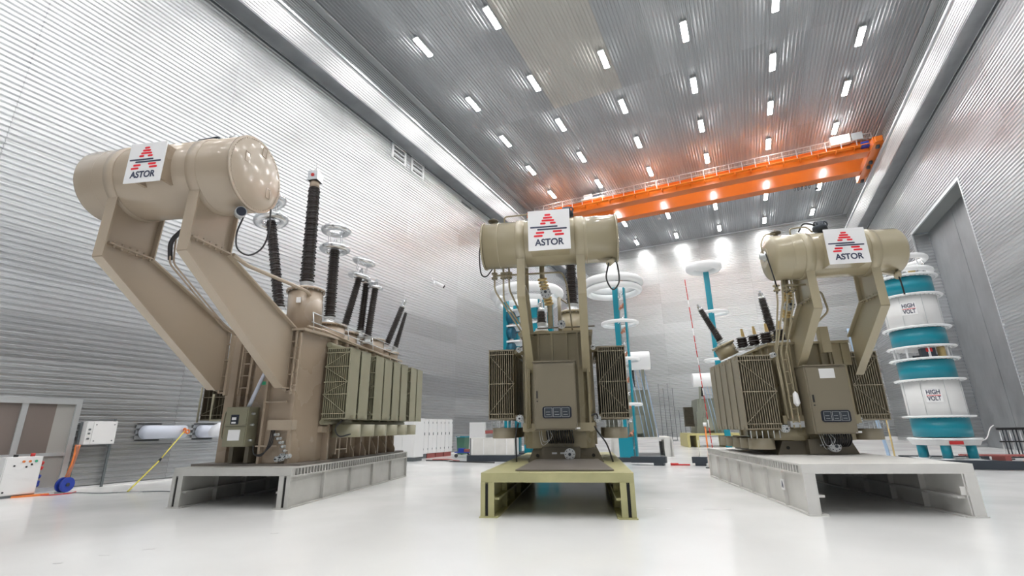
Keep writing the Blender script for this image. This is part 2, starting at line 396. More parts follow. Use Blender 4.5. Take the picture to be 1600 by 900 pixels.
def platform(k, label, m, L, W=2.85):
    H = DECK[k]
    t = thing('transport_platform', label, 'platform', (*ORG[k], 0), TILT)
    MB().box(0, W, 0, L, H-.03, H).build('deck_plate', m, t)
    for y in (0, L-.1): MB().box(.0, W, y, y+.1, H-.17, H-.03).build('end_beam', m, t)
    for x in (W/3, 2*W/3): MB().box(x-.05, x+.05, .1, L-.1, H-.16, H-.03).build('deck_joist', m, t)
    for s, xo in ((0, 0), (1, W)):
        sg = 1 if s == 0 else -1
        def X(a, b): return (min(xo+sg*a, xo+sg*b), max(xo+sg*a, xo+sg*b))
        # outer girder: web, flanges
        m1 = MB(); m1.box(*X(.07, .09), .0, L, .03, H-.17); m1.box(*X(0, .16), 0, L, 0, .03); m1.box(*X(0, .16), 0, L, H-.2, H-.17)
        sd = m1.build('side_girder', m, t)
        n = 7 if k == 'R' else 5
        for i in range(n+1):
            y = .02+i*(L-.06)/n
            MB().box(*X(.0, .07), y, y+.025, .03, H-.2).build('stiffener', m, sd)
        # slotted upper rail: recess painted black for slot shade (plain grey on R), plus ribs
        m2 = MB(); m2.box(*X(.10, .12), .1, L-.1, H-.17, H-.03); m2.build('recess_plate', 'gap_shade' if k != 'R' else 'platform_grey', sd)
        m3 = MB(); q = int((L-.2)/.13)
        for i in range(q): m3.box(*X(.005, .10), .12+i*.13, .155+i*.13, H-.17, H-.03)
        stuff(m3.build('slot_rib', m, sd))
        # inner girder
        m4 = MB(); m4.box(*X(.20, .22), .0, L, .03, H-.17); m4.box(*X(.16, .34), .02, L, 0, .025); m4.box(*X(.22, .34), 0.05, L, .30, .34)
        ig = m4.build('inner_girder', m, t)
        for i in range(1, 7): MB().box(*X(.22, .33), i*L/7, i*L/7+.025, .03, H-.17).build('stiffener', m, ig)
        if k == 'R':
            MB().box(*X(.0, .19), -.02, .02, .02, H-.17).build('leg_plate', m, t)
            if s: MB().box(*X(.19, .30), -.0, .02, .36, .5).build('gusset', m, t)
        else:
            MB().box(*X(.0, .085), -.02, .02, .0, H-.17).build('leg_plate', m, t)
            MB().box(*X(.145, .26), -.02, .02, .0, H-.17).build('leg_plate', m, t)
            MB().box(*X(.085, .145), .0, .02, .03, H-.17).build('gap_shade_plate', 'gap_shade', t)  # added plate, painted as the shade between the leg plates
        MB().box(*X(-.02, .32), -.05, .1, 0, .02).build('foot_plate', m, t)
        
    return t
platform('L', 'light grey steel skid platform under the brown transformer by the left wall', 'platform_grey', 7.05)
platform('C', 'pale yellow-green steel skid platform under the middle transformer', 'platform_green', 7.6)
pr = platform('R', 'whitish steel skid platform under the right transformer beside the blue and white column', 'platform_white', 7.25)
o = MB().box(-.012, -.004, .95, 1.12, .32, .52).build('notice_sheet', 'sheet_white', pr)
MB().prism([(0,0),(.03,0),(.05,.06),(.07,0),(.10,0),(.06,.13),(.04,.13)], (-.014, .98, .36), (0,1,0), (0,0,1), (-.002,0,0)).build('lettering', 'logo_navy', pr)
sp = MB(); sp.prism([(.62,.32),(2.52,.32),(2.28,2.55),(.80,2.55)], (0,0,0), (1,0,0), (0,1,0), (0,0,.02))
sp = sp.build('steel_plate', 'plate_taupe'); sp.location = (*ORG['C'], DECK['C']); sp.rotation_euler = (math.radians(1.6),0,TILT)
tag(sp, 'dark taupe steel sheet lying on the yellow-green platform before the middle transformer', 'steel plate')

def logo_sign(parent, x0, x1, z0, z1, y, tiltx=0.):
    W = x1-x0; H = z1-z0
    s = MB().box(x0, x1, y-.02, y, z0, z1).build('sign_board', 'sheet_white', parent, 'white sign board with a red striped A emblem')
    def P(u, v): return (x0+u*W, z1-v*H)
    def bar(u0, u1, v, th, m):
        a, zc = P(u0, v); b, _ = P(u1, v); r = th*H/2; b2 = MB(); pts = []
        for i in range(7): t = math.pi/2+math.pi*i/6; pts.append((a+r+r*math.cos(t), zc+r*math.sin(t)))
        for i in range(7): t = -math.pi/2+math.pi*i/6; pts.append((b-r+r*math.cos(t), zc+r*math.sin(t)))
        b2.prism(pts, (0, y-.024, 0), (1,0,0), (0,0,1), (0,.004,0)); b2.build('logo_stripe', m, s)
    for u0, u1, v in ((.405,.55,.125),(.365,.59,.195),(.33,.635,.265),(.295,.43,.335),(.53,.67,.335),(.185,.39,.565),(.59,.81,.55),(.135,.35,.645),(.635,.855,.63)):
        bar(u0, u1, v, .048, 'logo_red')
    bar(.05, .71, .425, .038, 'logo_navy'); bar(.22, .93, .485, .038, 'logo_navy')
    me = text_mesh('ASTOR', .225*H, .004, .0055*H/.9); me.materials.clear(); me.materials.append(MATS['logo_navy'])
    ws = max(v.co.x for v in me.vertices)-min(v.co.x for v in me.vertices)
    o = inst(me, 'lettering', s, (x0+.5*W, y-.023, z1-.815*H), (math.pi/2, 0, 0), (.69*W/ws, 1, 1))
    return s

def i_arm(t, x, outline, back, mtl, w=.22, yt=None):
    """bent channel: web polygon with flanges along front and back edges; outline lists in (y, z)"""
    poly = outline+back[::-1]
    web = MB().prism(poly, (x-.012, 0, 0), (0,1,0), (0,0,1), (.024,0,0)).build('support_arm', mtl, t)
    for line in (outline, back):
        m = MB()
        for a, b in zip(line, line[1:]):
            # quad strip with thickness so elbows meet
            m.obox((x, a[0], a[1]), (x, b[0], b[1]), w, .03, (1,0,0)) if False else None
            d = Vector((0, b[0]-a[0], b[1]-a[1])).normalized(); n_ = Vector((1,0,0)).cross(d)*.015
            m.prism([(0,0),(1,0)][:0] or [(-w/2, 0), (w/2, 0), (w/2, (Vector((0,b[0],b[1]))-Vector((0,a[0],a[1]))).length), (-w/2, (Vector((0,b[0],b[1]))-Vector((0,a[0],a[1]))).length)],
                    Vector((x, a[0], a[1]))-n_, (1,0,0), d, n_*2)
        m.build('flange', mtl, web)
    return web
def flange_bolts(parent, c, R, axis, n, r=.018, h=.03, mtl='silver_matt'):
    m = MB(); c = Vector(c); d, a, u = m.frame(axis)
    for i in range(n):
        t = 2*math.pi*i/n; p = c+(a*math.cos(t)+u*math.sin(t))*R; m.cyl(p-d*h, p+d*h, r, 6)
    return stuff(m.build('flange_bolt', mtl, parent))

def conservator(t, x0, x1, y, z, r, bands, m, ends, seed=0):
    """ends: per side 'bolted' (flat rim with bolts) or 'round' (dished end)"""
    L = x1-x0
    prof = [(.01,-.16),(r*.35,-.15),(r*.7,-.11),(r*.9,-.06),(r*.975,-.02),(r,.02)] if ends[0] == 'round' else [(r,0)]
    prof += [(r,L-.02),(r*.975,L+.02),(r*.9,L+.06),(r*.7,L+.11),(r*.35,L+.15),(.01,L+.16)] if ends[1] == 'round' else [(r,L)]
    o = MB().lathe(prof, (x0,y,z), (1,0,0), 64, True).build('conservator', m, t)
    for e, s, kind in ((x0, -1, ends[0]), (x1, 1, ends[1])):
        if kind == 'round': continue
        MB().lathe([(r+.018,-.02),(r+.018,.02)], (e,y,z), (1,0,0), 64).build('end_flange', m, o)
        MB().lathe([(r+.005,.018),(r*.92,.022),(r*.88,.03),(r*.6,.05),(r*.3,.06),(.01,.062)], (e,y,z), (s,0,0), 56, True).build('end_cover', m, o)
        flange_bolts(o, (e,y,z), r*.96, (s,0,0), 64, .011, .035, m)
    for b in bands:
        MB().lathe([(r+.003,-.11),(r+.022,-.10),(r+.022,.10),(r+.003,.11)], (b,y,z), (1,0,0), 64).build('saddle_band', m, o)
    for b in (x0+.12*L, x0+.78*L):
        MB().lathe([(r+.002,-.010),(r+.005,0),(r+.002,.010)], (b,y,z), (1,0,0), 64, True, False).build('weld_seam', m, o)
    return o

def insulator(org, top, r0, r1, sheds, mtl='porcelain'):
    org = Vector(org); top = Vector(top); L = (top-org).length; prof = []
    for i in range(sheds):
        t = i/sheds; r = r0+(r1-r0)*t; z = t*L; p = L/sheds; big = 1.0 if i % 2 == 0 else .9
        prof += [(r*.72, z), (r*.74, z+p*.35), (r*big, z+p*.5), (r*big, z+p*.62), (r*.74, z+p*.95)]
    return MB().lathe(prof, org, top-org, 24, True)
def bushing(t, base, top, r0, r1, sheds, cap=None, rings=0, ringR=.3, cap_len=.35, base_len=.25):
    base = Vector(base); top = Vector(top); d = (top-base).normalized()
    b = MB().lathe([(r0*1.25,0),(r0*1.25,.05),(r0*.95,.07),(r0*.8,base_len*.6),(r0*.9,base_len-.03),(r0*.9,base_len)], base, d, 22, False).build('bushing', 'silver_matt', t)
    flange_bolts(b, base+d*.06, r0*1.12, d, 12, .018, .02)
    insulator(base+d*base_len, top, r0, r1, sheds).build('insulator', 'porcelain', b)
    if cap == 'box':
        MB().lathe([(r1*.8,0),(r1*.8,.2)], top, d, 16).build('neck', 'beige_brown', b)
        c = top+d*.2; bx = MB(); bx.box(-.15,.15,-.15,.15,0,.3).box(-.17,.17,-.17,.17,.0,.03)
        o = bx.build('terminal_box', 'silver', b); o.location = c
        MB().lathe([(.05,0),(.05,.012)], (0,-.151,.16), (0,-1,0), 16).build('indicator', 'red', o)
        MB().lathe([(.045,.3),(.045,.4),(.012,.42),(.012,.6)], (0,0,0), (0,0,1), 10).build('terminal_rod', 'silver', o)
    else:
        MB().lathe([(r1*.8,0),(r1*.85,cap_len*.15),(r1*.6,cap_len*.3),(r1*.6,cap_len*.7),(r1*.35,cap_len*.8),(r1*.3,cap_len)], top, d, 16, False).build('terminal_cap', 'silver', b)
    for i in range(rings):
        c = top+d*(.04+i*ringR*1.35); tb = ringR*.27
        rg = MB().torus(c, ringR-tb, tb, d, 36, 12, .8).build('corona_ring', 'silver', b)
        m = MB(); dd, a, u = m.frame(d)
        for q in range(4):
            e = (a*math.cos(q*1.571+.4)+u*math.sin(q*1.571+.4)); m.cyl(c+e*r1*.5, c+e*(ringR-tb*1.2), .012, 6)
            if i == 0 and rings > 1: m.cyl(c+e*ringR*.55, c+e*ringR*.55+d*ringR*1.35, .01, 6)
        m.build('ring_strut', 'silver', rg)
    return b

def radiator(t, x0, x1, y0, y1, z0, z1, m, mdark, outer, brace=False, n=None):
    """plates in the y-z plane stacked along x; outer = side with the flat cover plate"""
    n = n or int((x1-x0)/.052)
    b = MB(); dx = (x1-x0)/n
    for i in range(n):
        x = x0+dx*(i+.5)
        if outer > 0 and i == n-1: b.box(x1-.02, x1, y0-.008, y1+.008, z0, z1)
        elif outer < 0 and i == 0: b.box(x0, x0+.02, y0-.008, y1+.008, z0, z1)
        else: b.box(x-.007, x+.007, y0, y1, z0+.02, z1-.02)
    fins = b
    r = MB().box(x0, x1, y0+.01, y1-.01, z1-.035, z1-.005).box(x0, x1, y0+.01, y1-.01, z0+.005, z0+.035).build('radiator', m, t)
    stuff(fins.build('fin', m, r))
    for z in (z1-.06, z0+.06): MB().cyl((x0-.02, (y0+y1)/2, z), (x1, (y0+y1)/2, z), .055, 12).build('header_pipe', m, r)
    MB().box(x0+.02, x1-.02, (y0+y1)/2-.01, (y0+y1)/2+.01, z0+.1, z1-.1).build('fin_shade_sheet', mdark, r)  # added dark sheet standing in for the shade between fins
    Y = y0-.015
    zz = [z0+.14, (z0+z1)/2, z1-.14] if brace != 'tall' else [z0+.14, z0+.62, (z0+z1)/2+.02, z1-.5, z1-.14]
    for z in zz: MB().obox((x0, Y, z), (x1, Y, z), .012, .022).build('brace', m, r)
    if brace:
        zc = (z0+z1)/2; o = x1 if outer > 0 else x0; i_ = x0 if outer > 0 else x1
        if brace == 'tall': q = [(o, z1-.1), (i_, z1-.5), (o, (z0+z1)/2+.02), (i_, z0+.62), (o, z0+.14)]
        else: q = [(o, z1-.14), (i_, zc), (o, z0+.14)]
        for a, c in zip(q, q[1:]): MB().obox((a[0], Y-.01, a[1]), (c[0], Y-.01, c[1]), .012, .02, (0,1,0)).build('brace', m, r)
    return r
def fan(t, x, y, z0, z1, r, m):
    f = MB().lathe([(r,0),(r,z1-z0),(r-.02,z1-z0),(r-.02,0)], (x,y,z0), (0,0,1), 28, True, False).build('cooling_fan', m, t)
    b = MB().lathe([(.09,0),(.09,.14)], (x,y,z0+.08), (0,0,1), 14)
    for i in range(6):
        a = i*1.047; d = Vector((math.cos(a), math.sin(a), 0)); n_ = Vector((-d.y, d.x, .5)).normalized()
        b.prism([(.08,-.06),(r-.06,-.10),(r-.06,.10),(.08,.06)], (x,y,z0+.15), d, n_, (0,0,.006))
    b.build('impeller', 'dark_steel', f)
    for i in range(3): pass
    return f
def valve(t, p, s=.09, axis=(0,-1,0), m='silver_matt'):
    p = Vector(p); v = MB().lathe([(s*1.3,0),(s*1.3,.03),(s*.7,.04),(s*.7,.10),(s*1.3,.11),(s*1.3,.14),(s*.4,.15),(s*.4,.19)], p, axis, 18, False).build('valve', m, t)
    flange_bolts(v, p+Vector(axis).normalized()*.14, s*1.0, axis, 8, s*.13, .015, 'dark_steel')
    MB().lathe([(s*.35,0),(s*.35,.012)], p+Vector(axis).normalized()*.19, axis, 12).build('valve_stem', 'dark_steel', v)
    return v
def ladder(t, x, y, z0, z1, w, m):
    b = MB()
    for s in (-1, 1): b.box(x+s*w/2-.015, x+s*w/2+.015, y-.015, y+.015, z0, z1)
    l = b.build('ladder', m, t)
    for i in range(int((z1-z0)/.3)): MB().cyl((x-w/2, y, z0+.15+i*.3), (x+w/2, y, z0+.15+i*.3), .012, 8).build('rung', m, l)
    return l

# ============ left transformer
TL = thing('power_transformer', 'large brown-beige power transformer nearest the left wall, on the light grey platform', 'transformer', (*ORG['L'], 0), TILT)
H = DECK['L']
MB().box(.0, 2.75, .45, 6.9, H, H+.05).build('base_plate', 'plate_taupe', TL)
fp = [(.25,1.0),(.6,1.0),(.6,1.3),(.78,1.3),(.78,1.05),(.95,1.05),(.95,.95),(1.44,.95),(1.44,1.3),(1.62,1.3),(1.62,.62),(2.38,.62),(2.5,1.5),(2.5,6.6),(.25,6.6)]
tk = MB().prism(fp, (0,0,H+.05), (1,0,0), (0,1,0), (0,0,3.98-H-.05)).build('tank', 'beige_brown', TL, bevel=.01)
cv = [(.15,1.0),(.9,.9),(1.5,.8),(1.55,.48),(2.5,.48),(2.62,1.4),(2.62,6.7),(.15,6.7)]
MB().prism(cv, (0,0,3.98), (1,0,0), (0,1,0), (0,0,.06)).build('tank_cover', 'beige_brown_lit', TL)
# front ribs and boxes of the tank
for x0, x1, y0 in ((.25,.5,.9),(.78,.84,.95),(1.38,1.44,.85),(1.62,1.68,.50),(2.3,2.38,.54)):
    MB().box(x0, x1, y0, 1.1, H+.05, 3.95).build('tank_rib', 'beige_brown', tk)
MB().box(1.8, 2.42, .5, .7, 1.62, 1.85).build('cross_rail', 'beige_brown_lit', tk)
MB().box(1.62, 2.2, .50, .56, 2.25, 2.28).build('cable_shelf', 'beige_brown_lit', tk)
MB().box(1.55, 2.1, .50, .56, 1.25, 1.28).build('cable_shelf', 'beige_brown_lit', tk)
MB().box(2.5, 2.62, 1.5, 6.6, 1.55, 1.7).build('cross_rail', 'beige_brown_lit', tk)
for i in range(8): MB().box(2.5, 2.66, 1.75+i*.62, 1.82+i*.62, H+.05, 3.95).build('tank_rib', 'beige_brown', tk)
for i in range(5): MB().prism([(0,0),(.32,0),(.32,.12),(.1,.55),(0,.55)], (2.45, 3.0+i*.75, H+.05), (1,0,0), (0,0,1), (0,.04,0)).build('lifting_gusset', 'beige_brown', tk)
m = MB(); m.box(2.5, 2.68, 2.15, 2.2, 1.0, 1.6); m.box(2.5, 2.68, 2.75, 2.8, 1.0, 1.6); m.box(2.6, 2.68, 2.15, 2.8, 1.4, 1.43); m.box(2.6, 2.68, 2.15, 2.8, 1.1, 1.13); m.build('guard_frame', 'beige_brown_lit', tk)
MB().box(1.2, 1.42, .93, .95, 2.72, 2.8).build('safety_sign', 'green_sign', tk)
# conservator arms
out = [(.66,2.58),(.26,2.58),(-3.05,4.78),(-3.02,6.2)]; bk = [(.62,4.02),(-2.0,5.07),(-1.95,6.0)]
for x in (.36, 2.13):
    a = i_arm(TL, x, out, bk, 'beige_brown_lit')
    MB().box(x-.11, x+.11, -2.98, -2.0, 5.07, 5.10).build('joint_plate', 'beige_brown_lit', a)
    m = MB()
    for i in range(6): m.cyl((x+.07, -2.85+i*.16, 5.02), (x+.07, -2.85+i*.16, 5.15), .018, 6)
    for i in range(6): m.cyl((x-.07, -2.85+i*.16, 5.02), (x-.07, -2.85+i*.16, 5.15), .018, 6)
    stuff(m.build('flange_bolt', 'beige_brown', a))
for x in (.36, 2.13):
    m = MB(); m.box(x+.12, x+.18, .52, .62, 2.45, 4.0); m.box(x-.02, x+.02, .52, .62, 2.5, 4.0)
    for i in range(4): m.box(x, x+.15, .54, .6, 2.5+i*.4, 2.53+i*.4)
    m.build('mounting_frame', 'beige_brown_lit', TL)
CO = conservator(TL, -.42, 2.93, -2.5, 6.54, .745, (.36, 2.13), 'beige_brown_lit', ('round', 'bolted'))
for dz, dy in ((.16,-.34),(-.28,.36),(.52,.10)):
    m = MB()
    for a, b in (((-.06,-.1),(.06,-.1)),((.06,-.1),(.06,.1)),((.06,.1),(-.06,.1)),((-.06,.1),(-.06,-.1))):
        m.obox((2.985, -2.5+dy+a[0], 6.58+dz+a[1]), (2.985, -2.5+dy+b[0], 6.58+dz+b[1]), .012, .012)
    m.build('lifting_handle', 'beige_brown', CO)
logo_sign(TL, 1.0, 1.76, 6.02, 6.84, -3.42)
MB().box(1.1, 1.16, -3.42, -3.1, 6.1, 6.78).box(1.66, 1.72, -3.42, -3.0, 6.1, 6.82).build('sign_bracket', 'beige_brown', TL)
m = MB(); m.tube(bend_path([(1.72,-2.75,7.2),(1.72,-2.75,7.3),(2.2,-2.75,7.33),(2.2,-2.75,7.2)], .06), .022); m.build('breather_pipe', 'dark_steel', TL)
MB().lathe([(.06,0),(.06,.08),(.11,.09),(.11,.13),(.04,.14),(.04,.2)], (2.42,-2.6,7.24), (0,0,1), 14).build('relief_valve', 'silver_matt', TL)
m = MB(); m.cyl((2.75,-2.55,5.68), (2.95,-2.75,5.62), .1, 18); g = m.build('oil_gauge', 'silver_matt', TL)
MB().lathe([(.085,0),(.085,.02)], (2.95,-2.75,5.62), (.7,-.7,-.2), 18).build('gauge_face', 'dark_glass', g)
m = MB(); m.tube(smooth_path([(2.85,-2.55,5.6),(2.72,-2.5,5.3),(2.78,-2.5,4.98),(3.0,-2.45,4.84),(3.22,-2.4,4.98),(3.32,-2.4,5.3),(3.3,-2.4,5.8)], 8), .016); m.build('cable', 'black', TL)
# pipework between conservator and tank
m = MB(); m.tube(bend_path([(1.35,-2.3,5.85),(1.35,-2.3,5.4),(1.75,-2.2,5.25),(1.75,-1.7,5.1)], .12), .06); m.build('oil_pipe', 'beige_brown', TL)
valve(TL, (1.55,-2.3,5.3), .12, (0,-1,.1))
m = MB(); m.tube(smooth_path([(1.3,-2.3,5.55),(1.0,-2.2,5.35),(.85,-2.0,5.05)], 6), .045); m.build('hose', 'black', TL)
for dx in (0, .09):
    m = MB(); m.tube(bend_path([(.9+dx,-2.1,5.5),(.9+dx,-2.05,4.95),(.9+dx,-.3,3.95),(.9+dx,.6,3.75)], .1), .018); m.build('pipe', 'beige_brown', TL)
m = MB(); m.tube(bend_path([(2.25,-1.95,5.08),(2.25,-1.5,5.0),(2.2,.9,5.1),(2.15,1.2,4.95),(2.1,1.3,4.6)], .15), .045); m.build('oil_pipe', 'beige_brown_lit', TL)
m = MB(); m.tube(bend_path([(1.42,.88,3.98),(1.40,.82,3.2),(1.28,.45,2.15)], .1), .045); m.build('conduit', 'pipe_lilac', TL)
ladder(TL, .75, .88, 2.5, 4.0, .28, 'beige_brown_lit')
ladder(TL, 2.38, .45, 2.5, 3.9, .12, 'beige_brown_lit')
# green cabinet
gc = MB().box(.84, 1.42, .3, .68, 1.26, 2.16).build('control_cabinet', 'cab_green', TL, 'olive green control cabinet', bevel=.01)
MB().box(.86, 1.40, .28, .3, 1.28, 1.70).build('door', 'cab_green', gc); MB().box(.86, 1.40, .28, .3, 1.72, 2.14).build('door', 'cab_green', gc)
MB().box(1.0, 1.2, .272, .28, 1.76, 1.98).build('display_window', 'dark_glass', gc)
MB().box(1.03, 1.14, .268, .272, 1.86, 1.92).box(1.03, 1.14, .268, .272, 1.78, 1.82).build('display_line', 'sheet_white', gc)
MB().box(.98, 1.28, .27, .28, 1.40, 1.64).build('paper_sheet', 'sheet_white', gc)
m = MB(); m.tube(bend_path([(.84,.4,2.08),(.74,.4,2.05),(.72,.4,1.75),(.72,.4,1.45),(.84,.4,1.42)], .05), .02); m.build('handle', 'cab_green', gc)
m = MB()
for z in (1.4, 1.75, 2.0): m.cyl((1.42,.42,z), (1.5,.42,z), .025, 8)
m.build('cable_gland', 'silver_matt', gc)
MB().box(.9, 1.0, .5, .95, .9, 1.3).box(1.3, 1.4, .5, .95, .9, 1.3).build('cabinet_bracket', 'olive_dark', TL)
m = MB()
for i in range(3): m.tube(smooth_path([(1.88+.04*i,.56,1.62),(1.88+.04*i,.5,1.3),(1.78,.45,1.06+.02*i),(1.58,.45,1.1),(1.5,.5,1.28)], 6), .014)
m.build('cable', 'black', TL)
for i in range(5): valve(TL, (2.06+.07*i,.58,1.52-.09*i), .026, (0,-1,0))
valve(TL, (2.26,.62,1.02), .065); valve(TL, (2.14,.62,.98), .05); valve(TL, (2.38,.62,1.04), .04)
# radiators on the right flank
for i, y in enumerate((1.4,2.07,3.0,3.65,4.35,5.02,5.9,6.56)):
    radiator(TL, 2.62, 3.28, y, y+.54, 1.86, 3.68, 'rad_green', 'fin_gap_shade', 1, 'tall' if i in (0, 2, 6) else False)
for i in range(6): fan(TL, 2.95, 2.15+i*.86, 1.42, 1.74, .36, 'rad_green')
MB().cyl((2.6,1.5,3.78), (2.6,7.1,3.78), .07, 14).build('header_pipe', 'rad_green', TL)
MB().cyl((2.6,1.5,1.8), (2.6,7.1,1.8), .07, 14).build('header_pipe', 'rad_green', TL)
m = MB(); m.tube(smooth_path([(3.1,1.6,1.85),(2.95,1.55,1.65),(3.0,1.7,1.45),(3.2,1.9,1.5)], 6), .018); m.build('cable', 'black', TL)
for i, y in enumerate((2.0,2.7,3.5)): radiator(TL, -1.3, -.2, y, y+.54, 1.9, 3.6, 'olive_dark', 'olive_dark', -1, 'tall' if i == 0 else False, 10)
m = MB(); m.tube([(-.9,1.9,2.6),(-.9,1.9,1.9),(.2,1.9,1.9)], .03); m.tube([(-1.25,1.85,2.8),(-1.25,1.85,1.85)], .025); m.build('pipe', 'rad_green', TL)
for z in (3.7, 1.95): MB().cyl((.25,2.2,z), (-.3,2.2,z), .06, 12).build('header_pipe', 'beige_brown', TL)
# turrets and bushings
def turret(t, x, y, z0, z1, r, m, lean=(0,0), sheet=False):
    b = MB().cyl((x,y,z0), (x+lean[0],y+lean[1],z1), r, 32).build('turret', m, t)
    d = Vector((lean[0],lean[1],z1-z0)).normalized(); top = Vector((x+lean[0],y+lean[1],z1))
    MB().lathe([(r+.05,-.03),(r+.05,.03)], top, d, 32).build('turret_flange', m, b)
    flange_bolts(b, top, r+.02, d, 20, .018, .045)
    if sheet: MB().box(x-.02, x+.10, y-r-.02, y-r+.01, z1-.42, z1-.28).build('paper_sheet', 'sheet_white', b)
    return b
turret(TL, 1.95, 1.3, 4.04, 5.22, .44, 'beige_brown', (-.08, .03), True)
bushing(TL, (1.86,1.35,5.24), (1.72,1.4,8.42), .20, .17, 34, 'box')
turret(TL, .75, 2.0, 4.04, 4.7, .36, 'beige_brown')
bushing(TL, (.72,2.0,4.75), (.02,2.0,7.75), .16, .15, 34, None, 2, .50)
turret(TL, 1.7, 3.0, 4.04, 4.62, .46, 'beige_brown')
bushing(TL, (1.68,3.0,4.65), (1.63,3.0,7.08), .18, .165, 30, None, 2, .47)
turret(TL, 1.35, 4.6, 4.04, 4.7, .42, 'beige_brown')
bushing(TL, (1.4,4.4,4.72), (1.82,4.4,6.58), .14, .13, 24, None, 2, .40)
bushing(TL, (1.75,4.9,4.6), (1.85,4.9,6.5), .14, .13, 24, None, 1, .32)
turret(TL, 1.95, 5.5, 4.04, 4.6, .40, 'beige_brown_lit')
bushing(TL, (2.0,4.95,4.4), (2.22,4.85,6.3), .14, .13, 24, None, 1, .27)
turret(TL, 1.9, 6.3, 4.04, 4.35, .35, 'beige_brown'); turret(TL, 2.2, 6.6, 4.04, 4.3, .25, 'beige_brown_lit')
bushing(TL, (2.05,6.3,4.35), (2.62,6.4,6.0), .13, .12, 22)
bushing(TL, (2.25,6.7,4.3), (2.66,6.7,5.85), .12, .07, 20, None, 0, .3, .05)
m = MB()
for y0, y1 in ((1.0, 2.9), (2.9, 4.6), (4.6, 6.5)):
    m.tube([(2.35,y0,4.55),(2.45,y1,4.5)], .015); m.tube([(2.35,y0,4.3),(2.45,y1,4.25)], .015)
    m.tube([(2.42,y0,4.05),(2.35,y0,4.56)], .015)
m.build('guard_rail', 'silver_matt', TL)
m = MB(); m.tube(bend_path([(2.5,.6,4.1),(2.55,1.4,4.12),(2.7,2.6,4.0),(2.7,5.2,3.95)], .2), .03); m.build('oil_pipe', 'beige_brown_lit', TL)

